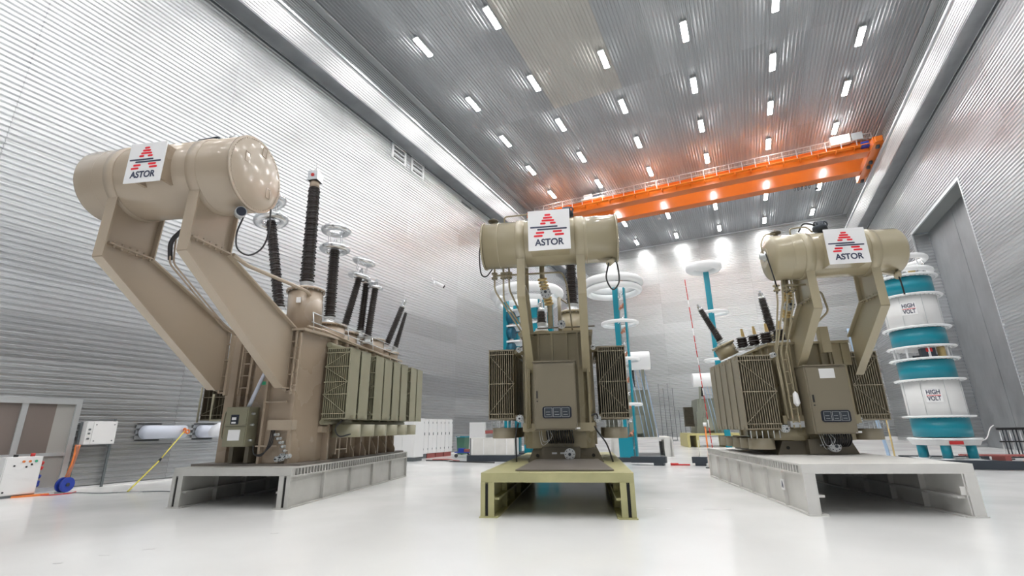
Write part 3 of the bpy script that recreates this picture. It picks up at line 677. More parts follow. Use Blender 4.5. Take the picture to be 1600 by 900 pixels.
# ============ olive transformers (middle and right)
def olive_transformer(k, label, P):
    t = thing('power_transformer', label, 'transformer', (*ORG[k], 0), TILT)
    H = DECK[k]; cx = P['cx']; yf = P['yf']; yb = P['yb']; zt = P['zt']; hw = P['hw']
    sk = MB().prism([(-.92,0),(.92,0),(.78,.32),(-.78,.32)], (cx+P['sx'], yf+.05, H), (1,0,0), (0,0,1), (0,yb-yf-.1,0)).build('skid_base', 'olive_dark', t)
    for s in (-1, 1):
        MB().lathe([(.04,0),(.04,.02)], (cx+P['sx']+s*.68, yf+.04, H+.16), (0,-1,0), 14).build('jacking_hole', 'gap_shade', sk)
    tank = MB().prism([(cx-hw,yf+.25),(cx-hw+.2,yf),(cx+hw-.2,yf),(cx+hw,yf+.25),(cx+hw,yb),(cx-hw,yb)], (0,0,H+.32), (1,0,0), (0,1,0), (0,0,zt-H-.32)).build('tank', 'olive', t, bevel=.01)
    MB().box(cx-hw-.1, cx+hw+.1, yf-.1, yb+.1, zt, zt+.06).build('tank_cover', 'olive', t)
    for x in (-hw+.05, -hw*.55, -.12, hw*.3, hw*.62, hw-.1):
        MB().box(cx+x, cx+x+.05, yf-.09, yf+.1, H+.7, zt).build('tank_rib', 'olive', tank)
    MB().box(cx-hw-.02, cx+hw+.02, yf-.1, yf+.1, H+.72, H+.92).build('cross_rail', 'olive_cyl', tank)
    for i in range(5):
        for s in (-1, 1): MB().box(cx+s*hw-.07, cx+s*hw+.07, yf+.5+i*.7, yf+.56+i*.7, H+.4, zt).build('tank_rib', 'olive', tank)
    MB().box(cx-.42, cx+.5, yf-.16, yf+.05, H+.02, H+.36).build('pump_box', 'olive_dark', t)
    valve(t, (cx+P['vx'], yf-.16, H+.2), .10)
    MB().box(cx-.18, cx-.06, yf-.17, yf-.155, H+.2, H+.24).box(cx+.02, cx+.12, yf-.17, yf-.155, H+.2, H+.24).build('name_plate', 'silver_matt', t)
    # arms
    for x in P['arms']:
        a = i_arm(t, x, [(yf, P['ztip']), (P['ye'], P['ze']), (P['ye']+.03, P['cz']-.3)], [(yf, P['ztip']+.95), (P['ye']+.78, P['ze']+.28), (P['ye']+.78, P['cz']-.35)], 'olive_cyl', .19)
        MB().box(x-.095, x+.095, P['ye']+.02, P['ye']+.76, P['ze']+.26, P['ze']+.29).build('joint_plate', 'olive', a)
        m = MB()
        for i in range(5): m.cyl((x+.06, P['ye']+.1+i*.14, P['ze']+.22), (x+.06, P['ye']+.1+i*.14, P['ze']+.33), .016, 6); m.cyl((x-.06, P['ye']+.1+i*.14, P['ze']+.22), (x-.06, P['ye']+.1+i*.14, P['ze']+.33), .016, 6)
        stuff(m.build('flange_bolt', 'olive', a))
    co = conservator(t, P['c0'], P['c1'], P['cy'], P['cz'], P['cr'], P['arms'], 'olive_cyl', P['ends'])
    cy, cz, r = P['cy'], P['cz'], P['cr']
    sx0, sx1, sz0, sz1, sy = P['sign']
    logo_sign(t, sx0, sx1, sz0, sz1, sy)
    MB().box(sx0+.04, sx1-.04, sy, cy-.2, sz0+.02, sz0+.05).box(sx0+.04, sx0+.08, sy, cy-.2, sz0+.05, sz1-.05).box(sx1-.08, sx1-.04, sy, cy-.2, sz0+.05, sz1-.05).build('sign_bracket', 'olive_cyl', t)
    # things on top of the conservator
    xa = P['c0']
    m = MB(); m.tube(bend_path([(xa+.5,cy-.1,cz+r-.02),(xa+.5,cy-.1,cz+r+.16),(sx0-.02,cy-.1,cz+r+.18),(sx0+.1,cy-.1,cz+r+.02)], .08), .02); m.build('breather_pipe', 'olive', t)
    m = MB(); m.lathe([(.05,0),(.05,.1),(.13,.11),(.13,.14),(.03,.15),(.03,.2)], (xa+.2, cy, cz+r-.02), (0,0,1), 12); m.build('relief_valve', 'olive_dark', t)
    m = MB(); X = sx1-.12 if k == 'C' else sx0+.28
    m.lathe([(.07,0),(.07,.1),(.16,.12),(.16,.22),(.1,.26),(.1,.34)], (X+.05, cy, cz+r-.02), (0,0,1), 14)
    for q in range(4): m.torus((X+.05+.06*(q-1.5), cy, cz+r+.24), .09, .018, (1,.3*q,0), 12, 6)
    m.build('pressure_relief_device', 'dark_steel', t)
    m = MB(); m.tube(smooth_path([(X-.05,cy,cz+r+.25),(X-.3,cy,cz+r+.3),(X-.45,cy,cz+r+.1)], 6), .02); m.build('cable', 'black', t)
    # oil gauge and hanging cable at right end
    xe = P['c1']
    g = MB().cyl((xe-.1,cy-.15,cz-r-.02), (xe-.22,cy-.3,cz-r-.16), .07, 14).obox((xe-.5,cy-.1,cz-r+.08),(xe-.1,cy-.12,cz-r-.04), .1, .1).build('oil_gauge', 'olive_cyl', t)
    m = MB(); m.tube(smooth_path([(xe-.22,cy-.3,cz-r-.14),(xe-.3,cy-.3,cz-r-.5),(xe-.18,cy-.3,cz-r-.78),(xe-.02,cy-.25,cz-r-.6),(xe-.02,cy-.2,cz-r-.2),(xe-.08,cy-.15,cz-r)] if k == 'C' else [(xe-.2,cy-.3,cz-r-.1),(xe-.18,cy-.3,cz-r-.3),(xe-.17,cy-.3,cz-r-.58)], 7), .018); m.build('cable', 'black', t)
    m = MB(); m.tube(smooth_path([(xa-.08,cy-.1,cz+.1),(xa-.12,cy-.15,cz-.2),(xa-.08,cy-.15,cz-r-.15),(xa+.05,cy-.15,cz-r-.25),(xa+.2,cy-.15,cz-r-.08)] if k == 'C' else [(xa-.2,cy-.25,cz+.05),(xa-.16,cy-.3,cz-.35),(xa-.1,cy-.3,cz-r-.25)], 7), .016); m.build('cable', 'black', t)
    if k == 'R':
        lv = MB().lathe([(.13,0),(.13,.03),(.08,.04),(.08,.12),(.02,.14)], (xa-.14,cy-.05,cz+.05), (-1,0,0), 16).build('level_indicator', 'silver_matt', t)
        MB().tube(bend_path([(xa+.15,cy-.1,cz+r+.05),(xa-.1,cy-.1,cz+r+.05),(xa-.22,cy-.1,cz+r-.2),(xa-.2,cy-.1,cz+.1)], .1), .02).build('pipe', 'olive_cyl', t)
        MB().lathe([(r*.45,0),(r*.45,.03)], (xa-.13,cy-.0,cz+.02), (-1,0,0), 24).build('inspection_cover', 'olive_cyl', t)
    # small pipes down the left of the arms
    yA = P['ye']+.3
    for i, dx in enumerate((0, .22, .36)):
        m = MB(); x = P['arms'][0]-.7+dx
        if k == 'C': pts = [(x,yA+.1,cz-r+.1),(x,yA+.1,cz-r-.55-.25*i*(i<2)),(P['arms'][0]-.12+.04*i,yf-.1,zt-.1+.1*i),(P['arms'][0]-.12+.04*i,yf-.12,H+.8)]
        else: pts = [(x+.05,yA+.1,cz-r+.1),(x+.05,yA+.15,cz-r-.5),(P['arms'][0]-.55+.12*i,yf-.2,zt-.3),(P['arms'][0]-.5+.12*i,yf-.22,H+.85)]
        m.tube(bend_path(pts, .12), .022); m.build('pipe', 'olive_cyl', t)
        valve(t, (pts[0][0], pts[0][1]-.0, cz-r-.12), .06, (0,0,-1), 'olive')
    m = MB(); x0 = P['arms'][0]; m.tube(bend_path([(x0-.7,yA+.05,cz-r-.2),(x0+.95,yA+.05,cz-r-.2),(x0+1.05,yA+.1,cz-r-.5),(x0+1.1,yf+.1,zt+.1)] if k == 'C' else [(x0-.5,yA+.05,cz-r-.15),(x0+.15,yA+.05,cz-r-.15)], .1), .022); m.build('pipe', 'olive', t)
    if k == 'R':
        m = MB(); m.tube(bend_path([(x0+.12,yA+.3,P['ze']+.55),(x0+.42,yA+.3,P['ze']+.55),(x0+.5,yA+.3,P['ze']+.05),(x0+.15,yA+.5,P['ze']-.3)], .1), .024); m.build('pipe', 'olive', t)
    # main oil pipe with bellows
    xm = P['arms'][0]+(.45 if k == 'C' else -.35); ym = cy+.25
    MB().tube([(xm,ym,cz-r+.1),(xm,ym,cz-r-.35),(xm+.12,ym+.6,zt+.75),(xm+.12,ym+.7,zt+.1)], .065, 12).build('oil_pipe', 'olive', t)
    bl = MB()
    for i in range(9):
        p = Vector((xm,ym,cz-r-.28)).lerp(Vector((xm+.12,ym+.6,zt+.6)), i/9); bl.torus(p, .085, .035, (.1,.4,-1), 16, 8)
    bl.build('bellows', 'gold', t)
    valve(t, (xm+.06, ym+.25, zt+.85), .1, (0,-1,0))
    # control cabinet
    c0, c1, cy0, cz0, cz1 = P['cab']
    cab = MB().box(c0, c1, cy0, yf-.05, cz0, cz1).build('control_cabinet', 'cab_olive', t, 'taupe control cabinet with three meters behind a dark window', bevel=.012)
    dr = MB().box(c0+.03, c1-.02, cy0-.03, cy0, cz0+.03, cz1-.04).build('door', 'cab_olive', cab, bevel=.008)
    MB().box(c0-.02, c1+.02, cy0-.03, yf-.03, cz1, cz1+.03).build('cabinet_roof', 'cab_olive', cab)
    wx0, wx1 = c0+.2*(c1-c0), c0+.88*(c1-c0); wz0, wz1 = cz0+.17*(cz1-cz0), cz0+.34*(cz1-cz0)
    pts = []
    for (qx, qz, a0) in ((wx1-.06,wz1-.06,0),(wx0+.06,wz1-.06,1),(wx0+.06,wz0+.06,2),(wx1-.06,wz0+.06,3)):
        for i in range(5): a = (a0+i/4)*math.pi/2; pts.append((qx+.06*math.cos(a), qz+.06*math.sin(a)))
    MB().prism(pts, (0,cy0-.045,0), (1,0,0), (0,0,1), (0,.015,0)).build('meter_window', 'dark_glass', cab)
    ww = (wx1-wx0-.08)/3
    for i in range(3):
        a = wx0+.04+i*ww+.01; b = a+ww-.02
        MB().box(a, b, cy0-.052, cy0-.045, wz0+.03, wz1-.03).build('meter', 'dark_steel', cab)
        m = MB()
        for q in ((a,b,wz0+.03,wz0+.037),(a,b,wz1-.037,wz1-.03),(a,a+.007,wz0+.03,wz1-.03),(b-.007,b,wz0+.03,wz1-.03),(a+.04,b-.04,wz0+.08,wz0+.088),(a+.03,b-.05,wz0+.14,wz0+.147)): m.box(q[0],q[1],cy0-.056,cy0-.052,q[2],q[3])
        m.build('meter_bezel', 'silver_matt', cab)
    hz = cz0+.46*(cz1-cz0)
    MB().box(c0+.07, c0+.10, cy0-.06, cy0-.03, hz, hz+.17).build('door_handle', 'black', cab)
    MB().lathe([(.016,0),(.016,.02)], (c0+.085,cy0-.03,hz-.07), (0,-1,0), 12).build('keyhole', 'black', cab)
    if k == 'R': MB().box(c0+.32, c0+.66, cy0-.036, cy0-.03, cz1-.30, cz1-.07).build('paper_sheet', 'sheet_white', cab)
    MB().box(c1-.06, c1+.06, cy0-.02, cy0+.1, cz0+.02, cz0+.06).build('lamp_fitting', 'sheet_white', cab)
    m = MB()
    nc = 12
    for i in range(nc):
        x = c0+.28*(c1-c0)+i*(c1-c0)*.64/nc; m.tube(smooth_path([(x,cy0+.15,cz0+.02),(x,cy0+.12,cz0-.12),(x+.02,cy0+.3,cz0-.26),(x,yf,cz0-.3)], 4), .019, 7)
    stuff(m.build('cable', 'black', t))
    m = MB()
    for i in range(nc): x = c0+.28*(c1-c0)+i*(c1-c0)*.64/nc; m.cyl((x,cy0+.15,cz0-.03),(x,cy0+.15,cz0+.02), .025, 8)
    stuff(m.build('cable_gland', 'silver_matt', t))
    m = MB(); m.tube(smooth_path([(c0+.15,cy0+.05,cz0),(c0+.2,cy0,cz0-.25),(c0+.33,cy0,cz0-.2),(c0+.3,cy0+.05,cz0)], 6), .005); m.tube(smooth_path([(c0+.1,cy0+.05,cz0),(c0+.18,cy0,cz0-.33),(c0+.4,cy0,cz0-.15),(c0+.35,cy0+.05,cz0)], 6), .005); m.build('wire', 'silver_matt', t)
    # radiators
    for side, x0, x1, y0, w_, g_, n_, z0, z1 in P['rads']:
        for i in range(n_):
            y = y0+i*(w_+g_)
            radiator(t, x0, x1, y, y+w_, z0, z1, 'rad_tan', 'fin_gap_shade', side, 'x' if i == 0 else False)
        xi = x1 if side < 0 else x0
        for z in (z0+.06, z1-.06): MB().cyl((xi+side*-.02, y0+.1, z), (xi+side*-.02, y0+n_*(w_+g_), z), .06, 12).build('header_pipe', 'olive', t)
        for z in (z0+.06, z1-.06): MB().cyl((xi, y0+.25, z), (cx+side*hw*.9, y0+.5 if y0+.5 > yf+.3 else yf+.4, z), .055, 12).build('header_pipe', 'olive', t)
        valve(t, ((xi+cx+side*hw)/2, y0+.1, z0+.02), .07, (0,-1,0)); valve(t, ((xi+cx+side*hw)/2, y0+.1, z1-.02), .05, (0,-1,0))
        for i in range(3 if n_ < 5 else 5): fan(t, (x0+x1)/2, y0+.4+i*.66, z0-.46, z0-.2, .30, 'rad_tan')
        m = MB()
        for i in range(6): m.cyl((x0+.08+i*(x1-x0-.16)/5, y0+.02, z0-.2), (x0+.08+i*(x1-x0-.16)/5, y0+.02, z0-.02), .012, 6)
        m.build('fan_hanger', 'silver_matt', t)
    return t

TC = olive_transformer('C', 'khaki power transformer in the middle of the photo, on the yellow-green platform', dict(
    cx=1.37, sx=.13, yf=2.75, yb=6.8, zt=3.93, hw=.86, vx=.25, arms=(.72, 2.12), ztip=2.94, ye=1.0, ze=4.5, cy=1.35, cz=5.93, cr=.57, c0=-.20, c1=2.98, ends=('bolted', 'bolted'),
    sign=(.96, 1.92, 5.45, 6.43, .58), cab=(.83, 1.84, 2.15, 1.53, 3.13),
    rads=((-1, -.42, .25, 2.9, .46, .1, 5, 1.80, 3.60), (1, 2.42, 3.12, 2.9, .46, .1, 5, 1.78, 3.60))))
turret(TC, 1.82, 4.6, 3.99, 4.9, .35, 'olive_cyl')
bushing(TC, (1.82,4.6,4.92), (1.84,4.6,7.6), .19, .14, 36, None, 1, .35)
turret(TC, .95, 3.6, 3.99, 4.15, .16, 'olive'); bushing(TC, (.95,3.6,4.17), (.95,3.6,4.75), .14, .12, 6)
m = MB(); m.tube([(1.5,2.9,4.0),(1.5,2.9,4.95)], .05); m.tube([(1.5,2.9,4.95),(1.7,3.2,4.85)], .02); m.build('thermometer_pocket', 'olive', TC)
valve(TC, (1.55,2.7,4.15), .08)
m = MB(); m.tube(bend_path([(.9,2.85,4.12),(2.4,2.85,4.12)], .05), .02); m.build('guard_rail', 'olive_dark', TC)
m = MB(); m.tube(smooth_path([(2.35,2.9,1.75),(2.3,2.75,1.9),(2.15,2.7,1.8),(2.3,2.65,1.5),(2.5,2.6,1.2),(2.62,2.55,.8)], 6), .02); m.tube(smooth_path([(.35,2.8,1.7),(.3,2.7,1.4),(.32,2.65,.8)], 5), .02); m.build('cable', 'black', TC)

TR = olive_transformer('R', 'khaki power transformer on the right, on the whitish platform', dict(
    cx=1.78, sx=-.15, yf=3.0, yb=6.7, zt=3.55, hw=.86, vx=.1, arms=(1.48, 2.88), ztip=2.76, ye=1.38, ze=4.13, cy=1.72, cz=5.50, cr=.55, c0=.80, c1=3.52, ends=('round', 'round'),
    sign=(1.71, 2.56, 5.03, 5.87, .97), cab=(1.38, 2.32, 2.45, 1.36, 2.94),
    rads=((-1, -.02, .80, 2.75, .46, .12, 5, 1.47, 3.30), (1, 2.72, 3.42, 3.1, .46, .12, 5, 1.66, 3.35))))
turret(TR, .55, 5.3, 3.6, 3.95, .3, 'olive_cyl', (-.15, 0))
bushing(TR, (.4,5.3,3.97), (-.12,5.3,5.1), .13, .10, 20, None, 0, .3, .2, .15)
bushing(TR, (1.78,5.0,4.15), (1.64,5.0,5.3), .15, .12, 20, None, 0, .3, .25, .12)
turret(TR, 1.78, 5.0, 3.6, 4.1, .3, 'olive')
turret(TR, 2.35, 4.6, 3.6, 4.55, .32, 'olive_cyl')
for i in range(4):
    b_ = bushing(TR, (.9+.22*i, 5.0-.35*i, 3.75), (.86+.22*i, 4.95-.35*i, 4.12), .19, .17, 5, None, 0, .3, .02, .04)
    MB().prism([(0,0),(.1,0),(.06,.24),(.0,.24)], (.85+.22*i, 4.9-.35*i, 4.13), (1,0,0), (0,0,1), (0,.03,0)).build('terminal_plate', 'gold', b_)
MB().box(2.05, 2.25, 2.75, 2.95, 3.3, 3.95).build('conduit_box', 'olive_cyl', TR)
MB().box(2.25, 2.75, 2.95, 3.3, 3.0, 3.62).build('side_box', 'olive', TR)
ladder(TR, 1.12, 2.72, 1.5, 3.5, .14, 'olive_cyl')
MB().lathe([(.02,0),(.08,.08),(.06,.3),(.01,.36)], (1.16,2.6,2.0), (0,0,1), 8).build('tag_cloth', 'sheet_white', TR)
MB().lathe([(.74,0),(.74,.28)], (1.05,3.6,DECK['R']+.34), (0,0,1), 40).build('tank_skirt', 'olive', TR)
MB().box(.98, 1.3, 2.72, 2.9, 1.52, 1.66).box(1.0,1.25,2.7,2.72,1.58,1.62).build('valve_block', 'silver_matt', TR)
m = MB()
m.tube(bend_path([(.98,1.75,5.0),(.98,1.9,4.5),(.95,2.75,3.3),(1.02,2.85,1.7)], .1), .024); m.build('pipe', 'olive_cyl', TR)
# ------------------------------------------------------------------ high voltage column (right)
def text_sign(parent, c, ang, R, zc, size=.50):
    """small white sign on a cylinder facing outwards at angle ang"""
    M = Matrix.Translation(Vector((0,0,zc))) @ Matrix.Rotation(ang, 4, 'Z')
    s = MB().box(-size/2, size/2, -R-.02, -R+.05, -size/2, size/2).build('sign_plate', 'sheet_white', parent); s.matrix_basis = M
    for txt, dz in (('HIGH', .085), ('VOLT', -.085)):
        me = text_mesh(txt, .165*size/.36, .004, .006); me.materials.clear(); me.materials.append(MATS['logo_navy'])
        ws = max(v.co.x for v in me.vertices)-min(v.co.x for v in me.vertices)
        inst(me, 'lettering', s, (0,-R-.024,dz*size/.36), (math.pi/2,0,0), (.29*size/.36/ws,1,1))
    MB().box(-.15*size/.36, .15*size/.36, -R-.026, -R-.021, -.012, .008).build('red_line', 'logo_red', s)
hv = thing('high_voltage_column', 'tall blue and white stacked high voltage column near the right wall', 'test equipment', (6.5, 24.6, 0))
HV = [('ring',.98),('teal',1.05,1.75),('ring',1.8),('white',1.84,3.14),('ring',3.18),('teal',3.24,3.92),('ring',3.98),('open',4.02,4.42),('ring',4.46),('teal',4.52,5.18),('ring',5.24),('white',5.28,6.5),('ring',6.55),('teal',6.62,7.3),('ring',7.36)]
for e in HV:
    if e[0] == 'ring':
        b = MB().lathe([(.75,-.035),(1.1,-.035),(1.13,0),(1.1,.035),(.75,.035)], (0,0,e[1]), (0,0,1), 56).build('ring_flange', 'white_paint', hv)
        m = MB()
        for i in range(40): a = i*6.283/40; m.box(1.0*math.cos(a)-.02, 1.0*math.cos(a)+.02, math.sin(a)-.02, math.sin(a)+.02, e[1]-.06, e[1]-.035)
        stuff(m.build('flange_bolt', 'silver_matt', b))
    elif e[0] == 'teal': MB().lathe([(.90,0),(.90,e[2]-e[1])], (0,0,e[1]), (0,0,1), 56).build('insulating_ring', 'teal', hv)
    elif e[0] == 'white':
        b = MB().lathe([(.92,0),(.92,e[2]-e[1])], (0,0,e[1]), (0,0,1), 56).build('reactor_shell', 'cabinet_white', hv)
        for i in range(8):
            a = i*math.pi/4+.2; o = MB().box(-.008,.008,-.93,-.915,e[1],e[2]).build('shell_seam', 'silver_matt', b); o.rotation_euler = (0,0,a)
        text_sign(hv, None, math.radians(-13 if e[1] < 3 else -18), .93, (e[1]+e[2])/2+.08)
    else:
        for i in range(8):
            a = i*math.pi/4; MB().cyl((.9*math.cos(a),.9*math.sin(a),e[1]), (.9*math.cos(a),.9*math.sin(a),e[2]), .04, 10).build('spacer_post', 'white_paint', hv)
        MB().cyl((-.45,-.5,e[1]+.08), (.45,-.5,e[1]+.08), .04, 8).box(-.25,.2,-.9,-.6,e[1]+.0,e[2]-.05).build('tap_changer', 'dark_steel', hv)
        MB().box(-.1,.1,-.93,-.88,e[1]+.2,e[2]-.06).build('indicator', 'red', hv)
        MB().cyl((.45,-.6,e[1]), (.45,-.6,e[2]), .13, 14).build('coil', 'gold', hv)
for z, R_ in ((7.62,1.05),(8.18,.98)): MB().torus((0,0,z), R_-.1, .11, (0,0,1), 56, 12).build('corona_ring', 'white_paint', hv)
m = MB()
for i in range(6): a = i*1.047; m.cyl((.8*math.cos(a),.8*math.sin(a),7.36), (.8*math.cos(a),.8*math.sin(a),8.18), .03, 8)
m.build('ring_strut', 'silver', hv)
MB().cyl((.2,-.55,7.42), (.2,-.55,7.8), .12, 14).build('coil', 'gold', hv)
MB().lathe([(1.0,0),(1.05,.1),(1.1,.2)], (0,0,.76), (0,0,1), 40, False).build('base_tray', 'cabinet_white', hv)
MB().box(-.15,.25,-1.09,-1.05,.80,.92).build('indicator', 'red', hv)
for i in range(6):
    a = i*1.047+.25; x, y = .82*math.cos(a), .82*math.sin(a)
    MB().cyl((x,y,.3), (x,y,.76), .15, 20).build('leg', 'teal', hv)
    MB().cyl((x,y,.26), (x,y,.3), .2, 20).build('foot', 'white_paint', hv)
MB().box(-1.3, 1.5, -1.95, -1.75, 0.02, .3).box(-1.3, 1.5, 1.0, 1.2, 0.02, .3).box(-1.2,-1.0,-1.75,1.0,.02,.26).box(.9,1.1,-1.75,1.0,.02,.26).build('base_frame', 'dark_steel', hv)
MB().box(-1.0, 1.0, -1.0, 1.0, .2, .26).build('base_plate', 'white_paint', hv)
# cables hanging beside the column
for i, (x, mtl, lab) in enumerate(((5.05, 'sky_hose', 'pale blue cable hanging left of the blue and white column'), (5.25, 'gold', 'yellow rod standing against the left of the blue and white column'))):
    if i == 0: b = MB().tube(smooth_path([(3.98,23.2,5.3),(4.12,23.2,3.0),(4.35,23.2,.9),(4.4,23.2,0.03)], 5), .06)
    else: b = MB().cyl((4.55,23.1,0),(4.52,23.1,5.9), .03, 8)
    tag(b.build('hanging_cable' if i == 0 else 'rod', mtl), lab, 'cable' if i == 0 else 'rod')
# red pallet, tube rack, hoop
pl_ = thing('pallet', 'dark red pallet low on the floor right of the blue and white column', 'pallet', (8.9, 27.6, 0), .1)
for i in range(5): MB().box(-1.1, 1.3, -.5+i*.22, -.36+i*.22, .22, .26).build('board', 'pallet_red', pl_)
for x in (-1.1, 0, 1.1): MB().box(x, x+.2, -.5, .5, 0, .22).build('block', 'pallet_red', pl_)
rk = thing('barrier_rack', 'black rack of vertical tubes standing at the right edge by the alcove', 'rack', (10.35, 29.4, 0), .15)
for z0_, z1_, h_ in ((1.22, 1.32, .05), (.7, .76, .04), (.05, .1, .04)): MB().box(-.7, 2.2, -h_, h_, z0_, z1_).build('rail', 'black', rk)
for i in range(24): MB().cyl((-.62+i*.12,0,.05), (-.62+i*.12,0,1.25), .025, 8).build('tube', 'dark_steel' if i % 3 else 'silver_matt', rk)
for x in (-.6, 2.0): MB().box(x-.05, x+.05, -.4, .4, 0, .05).build('foot', 'black', rk)
tag(MB().tube(smooth_path([(7.62,24.9,.86),(8.4,26.6,.95),(8.9,27.6,1.3),(9.5,29.0,1.42)], 6), .022).build('hose', 'sheet_white'), 'white hose running from the blue and white column to the black rack', 'hose')

# ------------------------------------------------------------------ poles with corona rings behind
def pole(name, label, x, y, ztop, rings, double=False, w=.2):
    t = thing(name, label, 'test equipment', (x, y, 0))
    MB().box(-w/2, w/2, -w/2, w/2, .2, ztop).build('insulating_column', 'teal', t)
    if double:
        MB().box(w/2+.28, w/2+.36, -w/2, w/2, .2, ztop-.3).build('insulating_column', 'teal', t)
        n = int(ztop/.62)
        for i in range(n):
            z = .5+i*.62; r = MB().obox((w/2+.02,-.05,z), (w/2+.28,-.05,z+.3), .1, .1).cyl((w/2+.1,-.12,z+.12),(w/2+.24,-.12,z+.12), .09, 12); r.build('resistor', 'copper' if i % 2 else 'silver', t)
    for (R_, tb, z, dx) in rings:
        rg = MB().torus((dx,0,z), R_-tb, tb, (0,0,1), 48, 12).build('corona_ring', 'white_paint', t)
        m = MB()
        for i in range(4): a = i*1.571+.3; m.cyl((0,0,z), (dx+(R_-tb)*math.cos(a),(R_-tb)*math.sin(a),z), .02, 6)
        m.build('ring_strut', 'white_paint', rg)
    MB().box(-.4, .6, -.4, .4, 0, .2).build('base', 'dark_steel', t)
    return t
p1 = pole('voltage_divider', 'twin teal divider pole with white rings just right of the middle transformer', -5.55, 23.8, 8.75, ((1.55,.22,8.75,-.1),(.95,.09,6.6,.1),(.85,.08,4.75,.1),(.8,.07,2.6,.1)), True, .26)
MB().torus((-.1,0,8.35), 1.3, .16, (0,0,1), 48, 12).build('corona_ring', 'white_paint', p1)
MB().box(-.3, .35, -.35, .35, .2, 1.1).build('base_unit', 'teal', p1)
p2 = pole('voltage_divider', 'single teal pole topped by a wide white ring left of the right transformer', -1.35, 29.3, 10.3, ((1.02,.24,10.6,-.1),(.8,.09,7.8,.15),(.75,.08,5.1,.0)), False, .3)
MB().lathe([(.5,0),(.55,.1),(.2,.15)], (-.1,0,10.55), (0,0,1), 30).build('ring_cap', 'white_paint', p2)
# impulse generator behind the middle transformer
ig = thing('impulse_generator', 'teal ladder-like impulse generator with a wide white ring behind the middle transformer', 'test equipment', (-11.1, 25.4, 0))
for x in (-1.25, 1.0):
    for y in (-.7, .7): MB().box(x-.14, x+.14, y-.14, y+.14, .3, 8.9).build('insulating_column', 'teal', ig)
for i in range(7):
    z = 2.3+i*.92
    MB().cyl((-1.1,-.7,z), (-.75,-.7,z), .34, 20).build('capacitor', 'teal_dark', ig); MB().box(-1.15, -.3, -.9, .6, z+.36, z+.46).build('stage_shelf', 'white_paint', ig)
    MB().box(.45, .8, -.9, -.4, z-.2, z+.4).build('capacitor', 'teal', ig); MB().box(.2, 1.1, -.9, .6, z+.42, z+.52).build('stage_shelf', 'white_paint', ig)
    MB().cyl((.1,-.85,z+.1), (.1,-.85,z+.45), .07, 10).cyl((.35,-.85,z-.1),(.35,-.85,z+.25), .06, 10).build('resistor', 'copper', ig)
    MB().obox((-.7,-.6,z), (.45,-.6,z+.25), .05, .05).build('link_rod', 'dark_steel', ig)
MB().torus((-.2,0,9.3), 1.95, .28, (0,0,1), 56, 12).build('corona_ring', 'white_paint', ig)
MB().torus((-.2,0,8.75), 1.75, .16, (0,0,1), 56, 12).build('corona_ring', 'white_paint', ig)
MB().box(-1.7, 1.5, -1.1, 1.1, 0, .3).build('base', 'dark_steel', ig)
MB().box(-.1, .25, -1.0, -.6, .3, 1.9).build('ladder_frame', 'teal', ig); MB().box(.6,1.1,-1.0,-.6,.3,2.0).build('base_unit', 'teal', ig)

# ------------------------------------------------------------------ left background
cabs = [(-17.0,26.3),(-17.0,25.45),(-17.0,24.6),(-17.0,23.75),(-17.0,22.9)]
desc = ['nearest the green bin', 'second from the green bin', 'third from the green bin', 'fourth from the green bin', 'farthest from the green bin, nearest the camera']
for i, (x, y) in enumerate(cabs):
    t = thing('switchgear_cabinet', 'tall white steel cabinet by the left wall, %s' % desc[i], 'cabinet', (x, y, 0), 0, 'row of white steel cabinets')
    MB().box(-.85, 0, -.83, -.0, .25, 2.15).build('body', 'cabinet_white', t)
    for q in range(2):
        d = MB().box(0, .025, -.82+q*.41, -.42+q*.41, .28, 2.12).build('door', 'cabinet_white', t)
        MB().box(.025, .05, -.80+q*.41, -.77+q*.41, 1.25, 1.4).build('handle', 'trim_dark', d)
        for z in (.45, 1.9): MB().box(.025,.04,-.46+q*.41,-.43+q*.41,z,z+.1).build('hinge', 'trim_dark', d)
    MB().box(-.8, -.05, -.8, -.03, 0, .25).build('plinth', 'pallet_red' if i < 3 else 'trim_dark', t)
for i, (x, y, wd, h, d) in enumerate(((-15.95,21.9,1.5,2.15,.8),)):
    t = thing('switchgear_cabinet', 'white steel cabinet behind the far end of the left radiator bank, frontmost of its row', 'cabinet', (x, y, 0), 0, 'row of white steel cabinets')
    MB().box(-wd, 0, -.8, 0, .2, h).build('body', 'cabinet_white', t)
    for q in range(2): MB().box(-wd+.02+q*wd/2, -wd/2-.02+q*wd/2, -.825, -.8, .24, h-.04).build('door', 'cabinet_white', t)
    MB().box(-wd+.05, -.05, -.75, -.05, 0, .2).build('plinth', 'trim_dark', t)
b = thing('waste_bin', 'dark green wheeled waste bin at the end of the white cabinets', 'bin', (-16.75, 27.2, 0))
MB().prism([(-.22,0),(.22,0),(.3,1.0),(-.3,1.0)], (0,-.3,.05), (1,0,0), (0,0,1), (0,.6,0)).build('body', 'bin_green', b)
MB().box(-.33,.33,-.35,.33,1.05,1.12).build('lid', 'teal', b)
for s in (-.25, .25): MB().cyl((s-.03,.25,.1),(s+.03,.25,.1), .1, 12).build('wheel', 'black', b)
tag(MB().box(-15.75,-14.7,26.3,26.5,0,1.95).build('white_board_panel', 'cabinet_white'), 'plain white upright panel behind the crate on the black base', 'panel')
t = thing('equipment_crate', 'large off-white equipment box on a long black base, left of the middle transformer', 'crate', (-12.2, 22.6, 0), .2)
MB().box(-1.15, 1.5, -.55, .55, 0, .3).build('base', 'dark_steel', t); MB().box(-.95, 1.3, -.5, .5, .3, 1.12).build('body', 'platform_white', t)
MB().box(-1.02, -.95, -.5, .5, .3, 1.12).build('end_plate', 'trim_dark', t)
